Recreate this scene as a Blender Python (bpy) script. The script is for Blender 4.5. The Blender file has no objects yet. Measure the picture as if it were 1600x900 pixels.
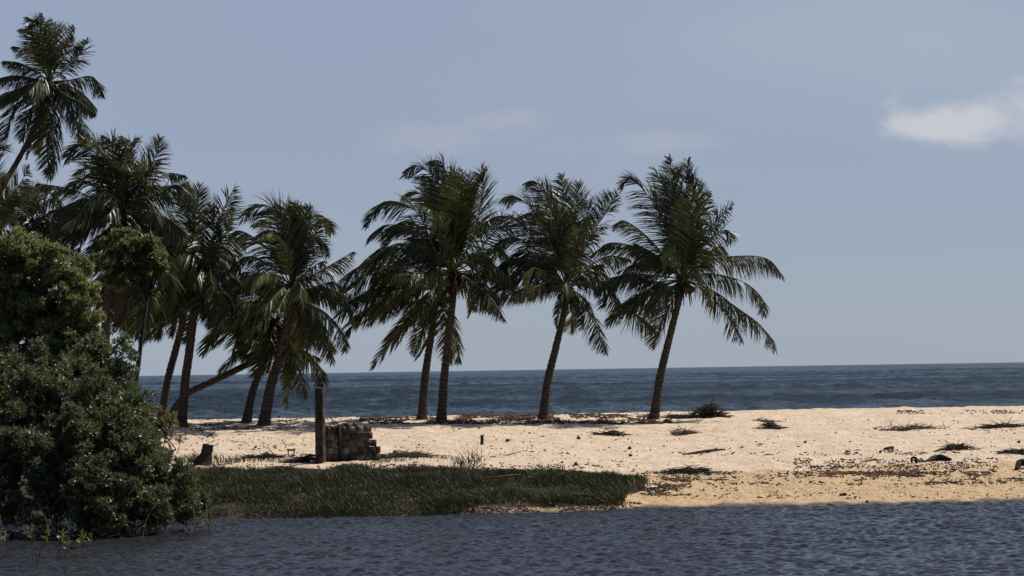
import bpy, math, random
import numpy as np
from mathutils import Vector, Matrix

R = math.radians
rng = np.random.default_rng(7)
random.seed(7)
scene = bpy.context.scene
COL = scene.collection

# ------------------------------------------------------------------ camera
F = 3520.0                     # focal length in photo pixels (photo 1600 wide)
CAM_H = 3.5
PITCH = math.atan((578.1 - 450) / F)
ROLL = 0.0155
camd = bpy.data.cameras.new('camera')
camd.sensor_width = 36.0
camd.lens = 36.0 * F / 1600
camd.clip_start = 0.5
camd.clip_end = 120000
cam = bpy.data.objects.new('camera', camd)
COL.objects.link(cam)
fwd = Vector((0, math.cos(PITCH), math.sin(PITCH)))
r0 = Vector((1, 0, 0)); u0 = Vector((0, -math.sin(PITCH), math.cos(PITCH)))
right = r0 * math.cos(ROLL) - u0 * math.sin(ROLL)
up = u0 * math.cos(ROLL) + r0 * math.sin(ROLL)
m = Matrix((right, up, -fwd)).transposed().to_4x4()
m.translation = Vector((0, 0, CAM_H))
cam.matrix_world = m
scene.camera = cam

# ------------------------------------------------------------------ light
SUN_AZ = 60.0      # degrees from +Y (view direction) towards +X
SUN_EL = 54.0
sd = Vector((math.sin(R(SUN_AZ)) * math.cos(R(SUN_EL)), math.cos(R(SUN_AZ)) * math.cos(R(SUN_EL)), math.sin(R(SUN_EL))))
sund = bpy.data.lights.new('sun', 'SUN')
sund.energy = 5.0; sund.angle = R(0.53); sund.color = (1.0, 0.93, 0.84)
sun = bpy.data.objects.new('sun', sund); COL.objects.link(sun)
sun.rotation_euler = (-sd).to_track_quat('-Z', 'Y').to_euler()
sun.location = (30, 20, 60)

vs = scene.view_settings
vs.view_transform = 'Standard'; vs.look = 'None'; vs.gamma = 1.0; vs.use_curve_mapping = False
vs.exposure = 0.30


class NT:
    """tiny node helper"""
    def __init__(s, tree):
        s.t = tree; tree.nodes.clear()
    def n(s, typ, ins=None, **props):
        nd = s.t.nodes.new(typ)
        for k, v in props.items(): setattr(nd, k, v)
        for k, v in (ins or {}).items():
            sock = nd.inputs[k]
            if isinstance(v, bpy.types.NodeSocket): s.t.links.new(v, sock)
            else: sock.default_value = v
        return nd
    def math(s, op, a, b=0.0, c=0.0, clamp=False):
        nd = s.n('ShaderNodeMath', {0: a, 1: b, 2: c}, operation=op, use_clamp=clamp)
        return nd.outputs[0]
    def mix(s, f, a, b, mode='MIX'):
        nd = s.n('ShaderNodeMix', data_type='RGBA', blend_type=mode)
        for i, v in ((0, f), (6, a), (7, b)):
            if isinstance(v, bpy.types.NodeSocket): s.t.links.new(v, nd.inputs[i])
            else: nd.inputs[i].default_value = v if i == 0 else (*v[:3], 1)
        return nd.outputs[2]
    def noise(s, vec, scale, detail=4, rough=.55, dist=0.0):
        ins = {'Scale': scale, 'Detail': detail, 'Roughness': rough, 'Distortion': dist}
        if vec is not None: ins['Vector'] = vec
        return s.n('ShaderNodeTexNoise', ins).outputs['Fac']
    def ramp(s, f, stops):
        nd = s.n('ShaderNodeValToRGB', {0: f}); e = nd.color_ramp.elements
        while len(e) > 1: e.remove(e[-1])
        for i, (p, c) in enumerate(stops):
            el = e[0] if i == 0 else e.new(p)
            el.position = p; el.color = (*c, 1) if len(c) == 3 else c
        return nd.outputs[0]
    def smooth(s, v, a, b):
        nd = s.n('ShaderNodeMapRange', {'Value': v, 'From Min': a, 'From Max': b, 'To Min': 0.0, 'To Max': 1.0}, interpolation_type='SMOOTHSTEP')
        return nd.outputs[0]


world = bpy.data.worlds.new('World'); scene.world = world; world.use_nodes = True
w = NT(world.node_tree)
sky = w.n('ShaderNodeTexSky', sky_type='NISHITA')
sky.sun_disc = False; sky.sun_elevation = R(SUN_EL); sky.sun_rotation = R(SUN_AZ)
sky.air_density = 1.0; sky.dust_density = 0.8; sky.ozone_density = 1.5; sky.altitude = 0
tc = w.n('ShaderNodeTexCoord').outputs['Generated']
sp = w.n('ShaderNodeSeparateXYZ', {0: tc})
yy = w.math('MAXIMUM', sp.outputs['Y'], 0.02)
uu = w.math('DIVIDE', sp.outputs['X'], yy)
vv = w.math('DIVIDE', sp.outputs['Z'], yy)
front = w.smooth(sp.outputs['Y'], 0.2, 0.5)
cv = w.n('ShaderNodeCombineXYZ', {0: uu, 1: w.math('MULTIPLY', vv, 1.6), 2: 0.0}).outputs[0]
def blob(cu, cvv, ru, rv):
    a = w.math('DIVIDE', w.math('SUBTRACT', uu, cu), ru)
    b = w.math('DIVIDE', w.math('SUBTRACT', vv, cvv), rv)
    d = w.math('ADD', w.math('MULTIPLY', a, a), w.math('MULTIPLY', b, b))
    return w.math('POWER', 2.718, w.math('MULTIPLY', d, -1.0))
nz = w.noise(cv, 38.0, 6, .55, .3)
nz2 = w.noise(cv, 12.0, 4, .55, .2)
nz3 = w.noise(cv, 4.2, 4, .5, .2)
def madd(*xs):
    o = xs[0]
    for x in xs[1:]: o = w.math('ADD', o, x)
    return o
c_right = madd(blob(.186, .1040, .024, .0075), w.math('MULTIPLY', blob(.1715, .1125, .006, .012), .7), blob(.228, .1120, .020, .014), blob(.205, .107, .02, .008))
c_mid = madd(blob(-.034, .104, .026, .009), blob(.003, .1115, .014, .0045), blob(.06, .100, .035, .006))
den_r = w.smooth(w.math('ADD', w.math('MULTIPLY', c_right, .42), w.math('MULTIPLY', nz, 1.15)), .58, 1.25)
den_r = w.math('MULTIPLY', den_r, w.smooth(c_right, .03, .45))
den_m = w.smooth(w.math('ADD', w.math('MULTIPLY', c_mid, .42), w.math('MULTIPLY', nz, 1.0)), .52, 1.10)
den_m = w.math('MULTIPLY', den_m, w.smooth(c_mid, .03, .45))
veil = w.math('ADD', w.math('MULTIPLY', blob(.19, .145, .12, .035), .50), w.math('MULTIPLY', w.smooth(nz3, .42, .75), .30))
tint = w.mix(1.0, sky.outputs[0], (0.80, 0.86, 1.0), 'MULTIPLY')
low_air = w.math('SUBTRACT', 1.0, w.smooth(sp.outputs['Z'], .10, .75))     # pale sea haze low in the sky
hazecol = w.mix(w.smooth(sp.outputs['Z'], 0.0, .12), (4.05, 4.68, 5.62), (3.55, 4.22, 5.70))
tint = w.mix(w.math('MULTIPLY', low_air, .9), tint, hazecol)
base = w.mix(w.math('MULTIPLY', veil, front), tint, (4.7, 5.5, 6.3))
base = w.mix(w.math('MULTIPLY', w.math('MULTIPLY', den_m, .8), front), base, (4.6, 5.0, 5.9))
base = w.mix(w.math('MULTIPLY', w.math('MULTIPLY', den_r, 1.0), front), base, (6.3, 6.55, 7.2))
SKY = 0.0715
bg = w.n('ShaderNodeBackground', {'Color': base, 'Strength': SKY})
w.n('ShaderNodeOutputWorld', {'Surface': bg.outputs[0]})

# ------------------------------------------------------------------ pixel <-> world
def ray(px, py):
    u = (px - 800) / F; v = (450 - py) / F
    d = fwd + right * u + up * v
    return d / d.y
def P(px, py, D):
    return Vector((0, 0, CAM_H)) + ray(px, py) * D
def project(X, Y, Z):
    dx, dy, dz = X, Y, Z - CAM_H
    f_ = dx * fwd.x + dy * fwd.y + dz * fwd.z
    r_ = dx * right.x + dy * right.y + dz * right.z
    u_ = dx * up.x + dy * up.y + dz * up.z
    return 800 + F * r_ / f_, 450 - F * u_ / f_

# ------------------------------------------------------------------ value noise + terrain height
_lat = rng.random((256, 256))
def vnoise(x, y):
    x = np.asarray(x, float); y = np.asarray(y, float)
    xi = np.floor(x).astype(int); yi = np.floor(y).astype(int)
    fx = x - xi; fy = y - yi
    fx = fx * fx * (3 - 2 * fx); fy = fy * fy * (3 - 2 * fy)
    g = lambda a, b: _lat[a % 256, b % 256]
    return (g(xi, yi) * (1 - fx) + g(xi + 1, yi) * fx) * (1 - fy) + (g(xi, yi + 1) * (1 - fx) + g(xi + 1, yi + 1) * fx) * fy - .5
SHX = np.array([-400, -60, -8, -7.2, -3, 1, 3.4, 8, 13, 40, 400])
SHY = np.array([60, 60, 55.2, 54.6, 54.8, 55.2, 56.6, 56.4, 57.0, 58, 60])
def shore(x): return np.interp(x, SHX, SHY) + .35 * vnoise(np.asarray(x) * .8 + 3, np.asarray(x) * 0 + 9.3) + .2 * vnoise(np.asarray(x) * 2.3 + 3, np.asarray(x) * 0 + 4.3)
PT = np.array([-80, -30, -4, -.6, 0, .3, 2.0, 5, 6.2, 24, 28, 31, 40, 60, 90])
PZ = np.array([-2, -1.6, -.7, -.15, 0, .09, .27, .64, .72, 1.716, 1.80, 1.78, 1.4, -.3, -3])
def grassmask_px(px, py):
    """soft 0..1 mask of the grassy bank, by position on the ground"""
    top = np.interp(px, [200, 300, 500, 700, 900, 1000, 1020], [742, 736, 734, 733, 738, 744, 752])
    bot = np.interp(px, [200, 330, 700, 760, 870, 965, 985, 1000, 1022], [830, 812, 806, 798, 797, 792, 775, 768, 758])
    m_ = np.clip((py - top) / 5 + .5, 0, 1) * np.clip((bot - py) / 4 + .5, 0, 1)
    return m_ * np.clip((1024 - px) / 14, 0, 1)
def gz0(x, y):
    x = np.asarray(x, float); y = np.asarray(y, float)
    t = y - shore(x)
    z = np.interp(t, PT, PZ)
    z = z + .12 * vnoise(x / 7 + 11, y / 5 + 4) * np.clip(t / 8, 0, 1) * np.clip((26 - t) / 6, .35, 1)
    z = z + np.clip((1.5 - t) / 1.5, 0, 1) * 0
    a = np.clip((t + .2) / 2, 0, 1)
    z = z + a * (.06 * vnoise(x / .9, y / 1.1 + 40) + .06 * vnoise(x / .38 + 90, y / .42) + .03 * vnoise(x / .17 + 31, y / .2 + 7))
    # grassy bank: steeper front with a small step
    g = np.clip((3.0 - x) / 1.2, 0, 1) * np.clip((t - .1) / .5, 0, 1) * np.clip((6.5 - t) / 2.5, 0, 1)
    z = z + g * (.10 + .10 * vnoise(x / .8 + 5, y / .8))
    return z
gz = gz0
def G(px, py, dmax=110.0):
    d = ray(px, py)
    ys = np.arange(40, dmax, .04)
    zr = CAM_H + d.z * ys
    zz = gz(d.x * ys, ys)
    i = np.argmax(zr < zz)
    if i == 0: i = len(ys) - 1
    return Vector((d.x * ys[i], ys[i], float(zz[i])))

# ------------------------------------------------------------------ mesh helpers
def mesh(name, V, faces, smooth=False):
    """V (n,3); faces: int array (m,k) or list of such arrays"""
    me = bpy.data.meshes.new(name)
    if isinstance(faces, np.ndarray): faces = [faces]
    faces = [f for f in faces if len(f)]
    loops = np.concatenate([f.ravel() for f in faces]).astype(np.int32)
    tot = np.concatenate([np.full(len(f), f.shape[1]) for f in faces]).astype(np.int32)
    st = np.concatenate([[0], np.cumsum(tot)[:-1]]).astype(np.int32)
    me.vertices.add(len(V)); me.vertices.foreach_set('co', np.asarray(V, np.float32).ravel())
    me.loops.add(len(loops)); me.loops.foreach_set('vertex_index', loops)
    me.polygons.add(len(tot)); me.polygons.foreach_set('loop_start', st)
    me.polygons.foreach_set('loop_total', tot)
    me.update(calc_edges=True)
    if smooth: me.polygons.foreach_set('use_smooth', np.ones(len(tot), bool))
    me.validate()
    return me
class MB:
    def __init__(s): s.V = []; s.Q = []; s.T = []; s.n = 0
    def add(s, V, F_):
        V = np.asarray(V, float); F_ = np.asarray(F_, int)
        if F_.shape[1] == 4: s.Q.append(F_ + s.n)
        else: s.T.append(F_ + s.n)
        s.V.append(V); s.n += len(V)
    def build(s, name, mat, parent=None, origin=(0, 0, 0), smooth=False):
        V = np.concatenate(s.V) - np.asarray(origin, float)
        fs = []
        if s.Q: fs.append(np.concatenate(s.Q))
        if s.T: fs.append(np.concatenate(s.T))
        me = mesh(name, V, fs, smooth)
        me.materials.append(mat)
        o = bpy.data.objects.new(name, me); COL.objects.link(o)
        if parent is not None: o.parent = parent
        else: o.location = origin
        return o
def resample(pts, n):
    """Catmull-Rom through pts, n samples even in arc length"""
    p = [np.array(q, float) for q in pts]
    p = [2 * p[0] - p[1]] + p + [2 * p[-1] - p[-2]]
    out = []
    for i in range(1, len(p) - 2):
        for t in np.linspace(0, 1, 16, endpoint=False):
            a, b, c, d = p[i - 1], p[i], p[i + 1], p[i + 2]
            out.append(.5 * (2 * b + (c - a) * t + (2 * a - 5 * b + 4 * c - d) * t * t + (3 * b - a - 3 * c + d) * t ** 3))
    out.append(p[-2]); out = np.array(out)
    s_ = np.concatenate([[0], np.cumsum(np.linalg.norm(np.diff(out, axis=0), axis=1))])
    q = np.linspace(0, s_[-1], n)
    return np.stack([np.interp(q, s_, out[:, k]) for k in range(3)], 1), s_[-1]
def nrm(a): return a / np.maximum(np.linalg.norm(a, axis=-1, keepdims=True), 1e-9)
def tube(mb, C, rad, sides=8, jitter=0.0, cap=True):
    C = np.asarray(C, float); n = len(C); rad = np.broadcast_to(rad, (n,))
    T = nrm(np.gradient(C, axis=0))
    ref = np.array([0, 1, 0]) if abs(T[0, 1]) < .9 else np.array([1, 0, 0])
    A = nrm(np.cross(T, ref)); B = np.cross(T, A)
    th = np.linspace(0, 2 * math.pi, sides, endpoint=False)
    V = C[:, None] + (A[:, None] * np.cos(th)[None, :, None] + B[:, None] * np.sin(th)[None, :, None]) * rad[:, None, None] * (1 + jitter * (rng.random((n, sides, 1)) - .5) * 2)
    V = V.reshape(-1, 3)
    i = np.arange(n - 1)[:, None] * sides; j = np.arange(sides)[None]; k = (j + 1) % sides
    Q = np.stack([i + j, i + k, i + sides + k, i + sides + j], -1).reshape(-1, 4)
    mb.add(V, Q)
    if cap:
        for e, base in ((0, 0), (n - 1, (n - 1) * sides)):
            c = np.concatenate([C[e:e + 1], V[base:base + sides]])
            f = np.stack([np.zeros(sides, int), 1 + np.arange(sides), 1 + (np.arange(sides) + 1) % sides], 1)
            if e == 0: f = f[:, ::-1]
            mb.add(c, f)
def box(mb, c, s, rz=0.0, jit=0.0, tilt=0.0):
    x, y, z = [q / 2 for q in s]
    V = np.array([[a, b, d] for d in (-z, z) for a, b in ((-x, -y), (x, -y), (x, y), (-x, y))], float)
    V += (rng.random(V.shape) - .5) * jit
    ct, st = math.cos(tilt), math.sin(tilt)
    V = np.stack([V[:, 0] * ct + V[:, 2] * st, V[:, 1], -V[:, 0] * st + V[:, 2] * ct], 1)
    ca, sa = math.cos(rz), math.sin(rz)
    V = np.stack([V[:, 0] * ca - V[:, 1] * sa, V[:, 0] * sa + V[:, 1] * ca, V[:, 2]], 1) + np.array(c)
    mb.add(V, [[0, 3, 2, 1], [4, 5, 6, 7], [0, 1, 5, 4], [1, 2, 6, 5], [2, 3, 7, 6], [3, 0, 4, 7]])
def tag(o, label=None, cat=None, group=None, kind=None):
    if label: o['label'] = label
    if cat: o['category'] = cat
    if group: o['group'] = group
    if kind: o['kind'] = kind
    return o
def empty(name, loc):
    o = bpy.data.objects.new(name, None); COL.objects.link(o); o.location = loc; o.empty_display_size = .3
    return o

# ------------------------------------------------------------------ materials
def mat(name):
    mt = bpy.data.materials.new(name); mt.use_nodes = True
    return mt, NT(mt.node_tree)
def leafmat(name, cols, rough=.42, trans=.25, spec=.5, tcol=(.30, .34, .06)):
    mt, t = mat(name)
    geo = t.n('ShaderNodeNewGeometry')
    oi = t.n('ShaderNodeObjectInfo').outputs['Random']
    r = t.math('FRACT', t.math('ADD', geo.outputs['Random Per Island'], t.math('MULTIPLY', oi, .35)))
    f = t.math('ADD', t.math('MULTIPLY', geo.outputs['Random Per Island'], .65), t.math('MULTIPLY', oi, .35))
    c = t.ramp(f, cols)
    pr = t.n('ShaderNodeBsdfPrincipled', {'Base Color': c, 'Roughness': rough, 'Specular IOR Level': spec})
    tr = t.n('ShaderNodeBsdfTranslucent', {'Color': t.mix(.5, c, tcol)})
    mx = t.n('ShaderNodeMixShader', {0: trans, 1: pr.outputs[0], 2: tr.outputs[0]})
    t.n('ShaderNodeOutputMaterial', {'Surface': mx.outputs[0]})
    return mt
def simplemat(name, c1, c2, scale=8, rough=.85, bump=.3, bscale=None, vec='Object', detail=5):
    mt, t = mat(name)
    v = t.n('ShaderNodeTexCoord').outputs[vec]
    n1 = t.noise(v, scale, detail, .6)
    c = t.mix(t.smooth(n1, .3, .7), c1, c2)
    n2 = t.noise(v, bscale or scale * 4, 5, .65)
    b = t.n('ShaderNodeBump', {'Strength': bump, 'Distance': .02, 'Height': n2})
    pr = t.n('ShaderNodeBsdfPrincipled', {'Base Color': c, 'Roughness': rough, 'Normal': b.outputs[0], 'Specular IOR Level': .12})
    t.n('ShaderNodeOutputMaterial', {'Surface': pr.outputs[0]})
    return mt

M = {}
M['frond'] = leafmat('frond_green', [(0, (.012, .016, .006)), (.45, (.024, .030, .010)), (.72, (.044, .051, .017)), (1, (.24, .235, .07))], .38, .17, .3, (.22, .22, .05))  # brightest stop paints sunlit yellow-green highlights into the leaflet colour
M['young'] = leafmat('frond_young', [(0, (.045, .055, .012)), (1, (.15, .16, .045))], .40, .22, .4, (.30, .32, .08))
M['dead'] = leafmat('frond_dead', [(0, (.028, .022, .014)), (.6, (.07, .052, .030)), (1, (.22, .16, .09))], .7, .10, .2, (.22, .16, .08))
M['mangrove'] = leafmat('mangrove_leaf', [(0, (.018, .024, .009)), (.45, (.055, .066, .028)), (.75, (.15, .165, .08)), (1, (.34, .35, .19))], .42, .26, .45, (.26, .30, .10))  # pale stops put sunlit specks into the leaf colour
M['broad'] = leafmat('broad_leaf', [(0, (.022, .028, .009)), (.45, (.065, .078, .026)), (.75, (.16, .175, .06)), (1, (.36, .37, .14))], .38, .34, .5, (.40, .44, .14))  # colours lifted to imitate sun on the backlit crown front
M['shrubleaf'] = leafmat('shrub_leaf', [(0, (.05, .05, .015)), (.6, (.10, .09, .03)), (1, (.25, .18, .06))], .5, .25, .4)
M['grass'] = leafmat('grass_blade', [(0, (.010, .013, .005)), (.6, (.018, .024, .008)), (.93, (.032, .038, .014)), (1, (.14, .11, .06))], .6, .10, .25, (.10, .13, .03))
def grassmat():
    mt, t = mat('bank_grass')
    v = t.n('ShaderNodeTexCoord').outputs['Object']
    isl = t.n('ShaderNodeNewGeometry').outputs['Random Per Island']
    g = t.ramp(isl, [(0, (.014, .017, .007)), (.6, (.030, .034, .012)), (.9, (.06, .062, .024)), (1, (.17, .14, .075))])
    dry = t.ramp(isl, [(0, (.016, .013, .009)), (.6, (.045, .038, .02)), (1, (.16, .12, .07))])
    pn = t.smooth(t.noise(v, .9, 5, .65), .46, .66)
    pn2 = t.smooth(t.noise(v, .45, 3, .6), .42, .62)
    c = t.mix(pn, g, dry)
    c = t.mix(t.math('MULTIPLY', pn2, .55), c, (.010, .012, .006))
    pr = t.n('ShaderNodeBsdfPrincipled', {'Base Color': c, 'Roughness': .55, 'Specular IOR Level': .25})
    tr = t.n('ShaderNodeBsdfTranslucent', {'Color': t.mix(.5, c, (.11, .13, .03))})
    mx = t.n('ShaderNodeMixShader', {0: .14, 1: pr.outputs[0], 2: tr.outputs[0]})
    t.n('ShaderNodeOutputMaterial', {'Surface': mx.outputs[0]})
    return mt
M['bankgrass'] = grassmat()
def trunkmat():
    mt, t = mat('palm_bark')
    v = t.n('ShaderNodeTexCoord').outputs['Object']
    s_ = t.n('ShaderNodeSeparateXYZ', {0: v}).outputs['Z']
    wob = t.noise(v, 3, 3)
    ring = t.math('FRACT', t.math('ADD', t.math('MULTIPLY', s_, 7.5), t.math('MULTIPLY', wob, .8)))
    rr = t.smooth(ring, 0.0, .35)
    n1 = t.noise(v, 9, 5, .65)
    c = t.mix(t.smooth(n1, .3, .7), (.026, .020, .016), (.085, .064, .050))
    c = t.mix(t.math('ADD', .45, t.math('MULTIPLY', rr, .55)), (.014, .011, .009), c)
    h = t.math('ADD', t.math('MULTIPLY', rr, 1.0), t.math('MULTIPLY', t.noise(v, 40, 4), .5))
    b = t.n('ShaderNodeBump', {'Strength': .8, 'Distance': .03, 'Height': h})
    pr = t.n('ShaderNodeBsdfPrincipled', {'Base Color': c, 'Roughness': .85, 'Normal': b.outputs[0], 'Specular IOR Level': .15})
    t.n('ShaderNodeOutputMaterial', {'Surface': pr.outputs[0]})
    return mt
M['bark'] = trunkmat()
M['branch'] = simplemat('branch_bark', (.02, .016, .012), (.07, .055, .042), 12)
M['sheath'] = simplemat('dry_sheath', (.012, .010, .008), (.035, .027, .02), 12)
M['nut'] = simplemat('coconut_husk', (.025, .022, .010), (.06, .048, .018), 5, .6, .1)
M['rachis'] = simplemat('frond_rachis', (.045, .045, .014), (.11, .10, .035), 6, .5, .1)
M['wood'] = simplemat('weathered_wood', (.03, .024, .019), (.12, .095, .075), 9, .85, .5)
M['darkwood'] = simplemat('dark_wood', (.014, .011, .010), (.045, .034, .028), 9, .85, .5)
M['concrete'] = simplemat('stained_concrete', (.014, .011, .010), (.09, .066, .053), 6, .9, .5, 30)
M['mortar'] = simplemat('old_mortar', (.03, .026, .022), (.07, .058, .048), 8, .95, .4)
M['plastic'] = simplemat('white_scrap', (.62, .62, .66), (.75, .75, .76), 5, .5, .1)

def blockmat():
    mt, t = mat('concrete_block')
    v = t.n('ShaderNodeTexCoord').outputs['Object']
    isl = t.n('ShaderNodeNewGeometry').outputs['Random Per Island']
    c = t.ramp(isl, [(0, (.045, .038, .032)), (.5, (.10, .085, .07)), (1, (.22, .185, .15))])
    st = t.smooth(t.noise(v, 3.0, 5, .65), .42, .62)
    c = t.mix(t.math('MULTIPLY', st, .8), c, (.018, .016, .013))
    b = t.n('ShaderNodeBump', {'Strength': .7, 'Distance': .02, 'Height': t.noise(v, 45, 5)})
    pr = t.n('ShaderNodeBsdfPrincipled', {'Base Color': c, 'Roughness': .95, 'Normal': b.outputs[0], 'Specular IOR Level': .1})
    t.n('ShaderNodeOutputMaterial', {'Surface': pr.outputs[0]})
    return mt
M['block'] = blockmat()

def sandmat():
    mt, t = mat('beach_sand')
    v = t.n('ShaderNodeTexCoord').outputs['Object']
    damp = t.n('ShaderNodeAttribute', attribute_name='damp').outputs['Fac']
    soil = t.n('ShaderNodeAttribute', attribute_name='soil').outputs['Fac']
    n1 = t.noise(v, .9, 6, .6); n2 = t.noise(v, 14, 6, .7); n3 = t.noise(v, 5.0, 6, .7)
    dry = t.mix(t.smooth(n1, .3, .7), (.585, .460, .330), (.685, .542, .392))
    stre = t.noise(t.n('ShaderNodeMapping', {'Vector': v, 'Scale': (2.6, 1.1, 1.0)}).outputs[0], 2.4, 7, .75)
    dry = t.mix(t.math('MULTIPLY', t.smooth(stre, .47, .72), .55), dry, (.34, .24, .16))
    dry = t.mix(t.math('MULTIPLY', t.smooth(n2, .48, .72), .45), dry, (.27, .20, .14))
    wet = t.mix(t.smooth(n3, .35, .7), (.60, .43, .25), (.46, .32, .18))
    wet = t.mix(t.math('MULTIPLY', t.smooth(stre, .48, .68), .55), wet, (.17, .10, .055))
    wet = t.mix(t.math('MULTIPLY', t.smooth(n2, .5, .7), .5), wet, (.13, .08, .045))
    dm = t.smooth(t.math('ADD', damp, t.math('MULTIPLY', t.math('SUBTRACT', n1, .5), .5)), .35, .65)
    c = t.mix(dm, dry, wet)
    # small bits of dark wrack trodden into the sand
    mp = t.n('ShaderNodeMapping', {'Vector': v, 'Scale': (1.0, 2.2, 1.0)}).outputs[0]
    wr = t.noise(mp, 9, 3, .6); patch = t.noise(v, .55, 4, .6)
    wf = t.math('MULTIPLY', t.smooth(wr, .60, .68), t.smooth(patch, .44, .62))
    c = t.mix(t.math('MULTIPLY', wf, .8), c, (.055, .038, .026))
    edge = t.n('ShaderNodeAttribute', attribute_name='edge').outputs['Fac']
    c = t.mix(t.math('MULTIPLY', edge, .85), c, (.05, .034, .022))
    sc = t.mix(t.smooth(n3, .3, .7), (.022, .017, .011), (.05, .038, .022))
    c = t.mix(t.smooth(t.math('ADD', soil, t.math('MULTIPLY', t.math('SUBTRACT', n3, .5), .5)), .35, .65), c, sc)
    h = t.math('ADD', t.math('MULTIPLY', n2, .5), t.math('MULTIPLY', t.noise(v, 3.5, 6, .65), 2.2))
    b = t.n('ShaderNodeBump', {'Strength': 1.0, 'Distance': .08, 'Height': h})
    rg = t.math('SUBTRACT', .95, t.math('MULTIPLY', edge, .5))
    pr = t.n('ShaderNodeBsdfPrincipled', {'Base Color': c, 'Roughness': rg, 'Normal': b.outputs[0], 'Specular IOR Level': .25})
    t.n('ShaderNodeOutputMaterial', {'Surface': pr.outputs[0]})
    return mt
M['sand'] = sandmat()

def watermat(name, deep, sea):
    mt, t = mat(name)
    v = t.n('ShaderNodeTexCoord').outputs['Object']
    if sea:
        big = t.n('ShaderNodeMapping', {'Vector': v, 'Scale': (.0022, .009, 1.0)}).outputs[0]
        band = t.noise(big, 1.0, 4, .55)
        med = t.n('ShaderNodeMapping', {'Vector': v, 'Scale': (.16, .035, 1.0)}).outputs[0]
        chop = t.noise(med, 1.0, 6, .75)
        fine = t.n('ShaderNodeMapping', {'Vector': v, 'Scale': (1.1, .12, 1.0)}).outputs[0]
        chop2 = t.noise(fine, 1.0, 6, .8)
        k = t.math('ADD', t.math('MULTIPLY', band, .9), t.math('ADD', t.math('MULTIPLY', chop, .55), t.math('MULTIPLY', chop2, .55)))
        pale = t.smooth(k, .97, 1.2)          # aerated paler water in streaks over the bar
        c = t.mix(pale, deep, (.05, .085, .11))
        h = t.math('ADD', chop2, t.noise(v, .8, 6, .7))
        b = t.n('ShaderNodeBump', {'Strength': 1.0, 'Distance': .5, 'Height': h})
        df = t.n('ShaderNodeBsdfDiffuse', {'Color': c, 'Normal': b.outputs[0]})
        gl = t.n('ShaderNodeBsdfGlossy', {'Color': (.42, .46, .50, 1), 'Roughness': .22, 'Normal': b.outputs[0]})
        fr = t.n('ShaderNodeFresnel', {'IOR': 1.33, 'Normal': b.outputs[0]})
        fac = t.math('MULTIPLY', fr.outputs[0], t.math('ADD', .30, t.math('MULTIPLY', t.smooth(k, .82, 1.2), 1.0)))
        mx = t.n('ShaderNodeMixShader', {0: fac, 1: df.outputs[0], 2: gl.outputs[0]})
        t.n('ShaderNodeOutputMaterial', {'Surface': mx.outputs[0]})
        return mt
    else:
        c = deep
        mp = t.n('ShaderNodeMapping', {'Vector': v, 'Rotation': (0, 0, .15), 'Scale': (.55, 1.5, 1.0)}).outputs[0]
        h = t.math('ADD', t.math('MULTIPLY', t.noise(mp, 5.5, 5, .6), .7), t.math('MULTIPLY', t.noise(mp, 17, 4, .6), .3))
        b = t.n('ShaderNodeBump', {'Strength': .7, 'Distance': .022, 'Height': h})
        rough, spec = .10, .55
    pr = t.n('ShaderNodeBsdfPrincipled', {'Base Color': (*c, 1) if isinstance(c, tuple) else c, 'Roughness': rough, 'IOR': 1.333, 'Specular Tint': (1.0, .985, .95, 1), 'Specular IOR Level': spec, 'Normal': b.outputs[0]})
    t.n('ShaderNodeOutputMaterial', {'Surface': pr.outputs[0]})
    return mt
M['lagoon'] = watermat('lagoon_water', (.018, .018, .018), False)
M['sea'] = watermat('sea_water', (.018, .030, .044), True)

# ------------------------------------------------------------------ ground
def axis(parts):
    out = []
    for a, b, n in parts: out.append(np.linspace(a, b, n, endpoint=False))
    out.append([parts[-1][1]])
    return np.concatenate(out)
def grid(xs, ys, zf):
    X, Y = np.meshgrid(xs, ys); Z = zf(X, Y)
    V = np.stack([X, Y, Z], -1).reshape(-1, 3)
    nx, ny = len(xs), len(ys)
    i = np.arange(ny - 1)[:, None] * nx; j = np.arange(nx - 1)[None]
    Q = np.stack([i + j, i + j + 1, i + nx + j + 1, i + nx + j], -1).reshape(-1, 4)
    return V, Q
xs = axis([(-500, -60, 20), (-60, -20, 60), (-20, 20, 380), (20, 60, 60), (60, 500, 20)])
ys = axis([(-80, 30, 14), (30, 53, 20), (53, 66, 150), (66, 90, 230), (90, 125, 40), (125, 170, 6)])
V, Q = grid(xs, ys, gz)
me = mesh('sand', V, Q, True); me.materials.append(M['sand'])
px, py = project(V[:, 0], V[:, 1], V[:, 2])
t_ = V[:, 1] - shore(V[:, 0])
wetlim = np.interp(px, [0, 1000, 1200, 1350, 1600], [4.5, 4.6, 5.2, 5.9, 6.0])
a = me.attributes.new('damp', 'FLOAT', 'POINT'); a.data.foreach_set('value', np.clip((wetlim - t_) / 1.2 + .5, 0, 1).astype(np.float32))
gm = np.where(V[:, 0] < 4, grassmask_px(px, py), 0) * np.where(px < 720, 1, np.clip(t_ / .5, 0, 1))
gm = np.where((px < 720) & (t_ < 3), 1, gm)
gm = gm * np.clip((1000 - px) / 90 + .5 + 1.6 * vnoise(V[:, 0] * 1.6, V[:, 1] * 1.6), 0, 1)
gm = np.where(px < 330, np.clip((8 - t_) / 2, 0, 1), gm)
a = me.attributes.new('soil', 'FLOAT', 'POINT'); a.data.foreach_set('value', gm.astype(np.float32))
a = me.attributes.new('edge', 'FLOAT', 'POINT'); a.data.foreach_set('value', np.clip((.24 + .3 * vnoise(V[:, 0] * 2.1, V[:, 1] * 0 + 3.3) - t_) / .12, 0, 1).astype(np.float32))
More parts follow.
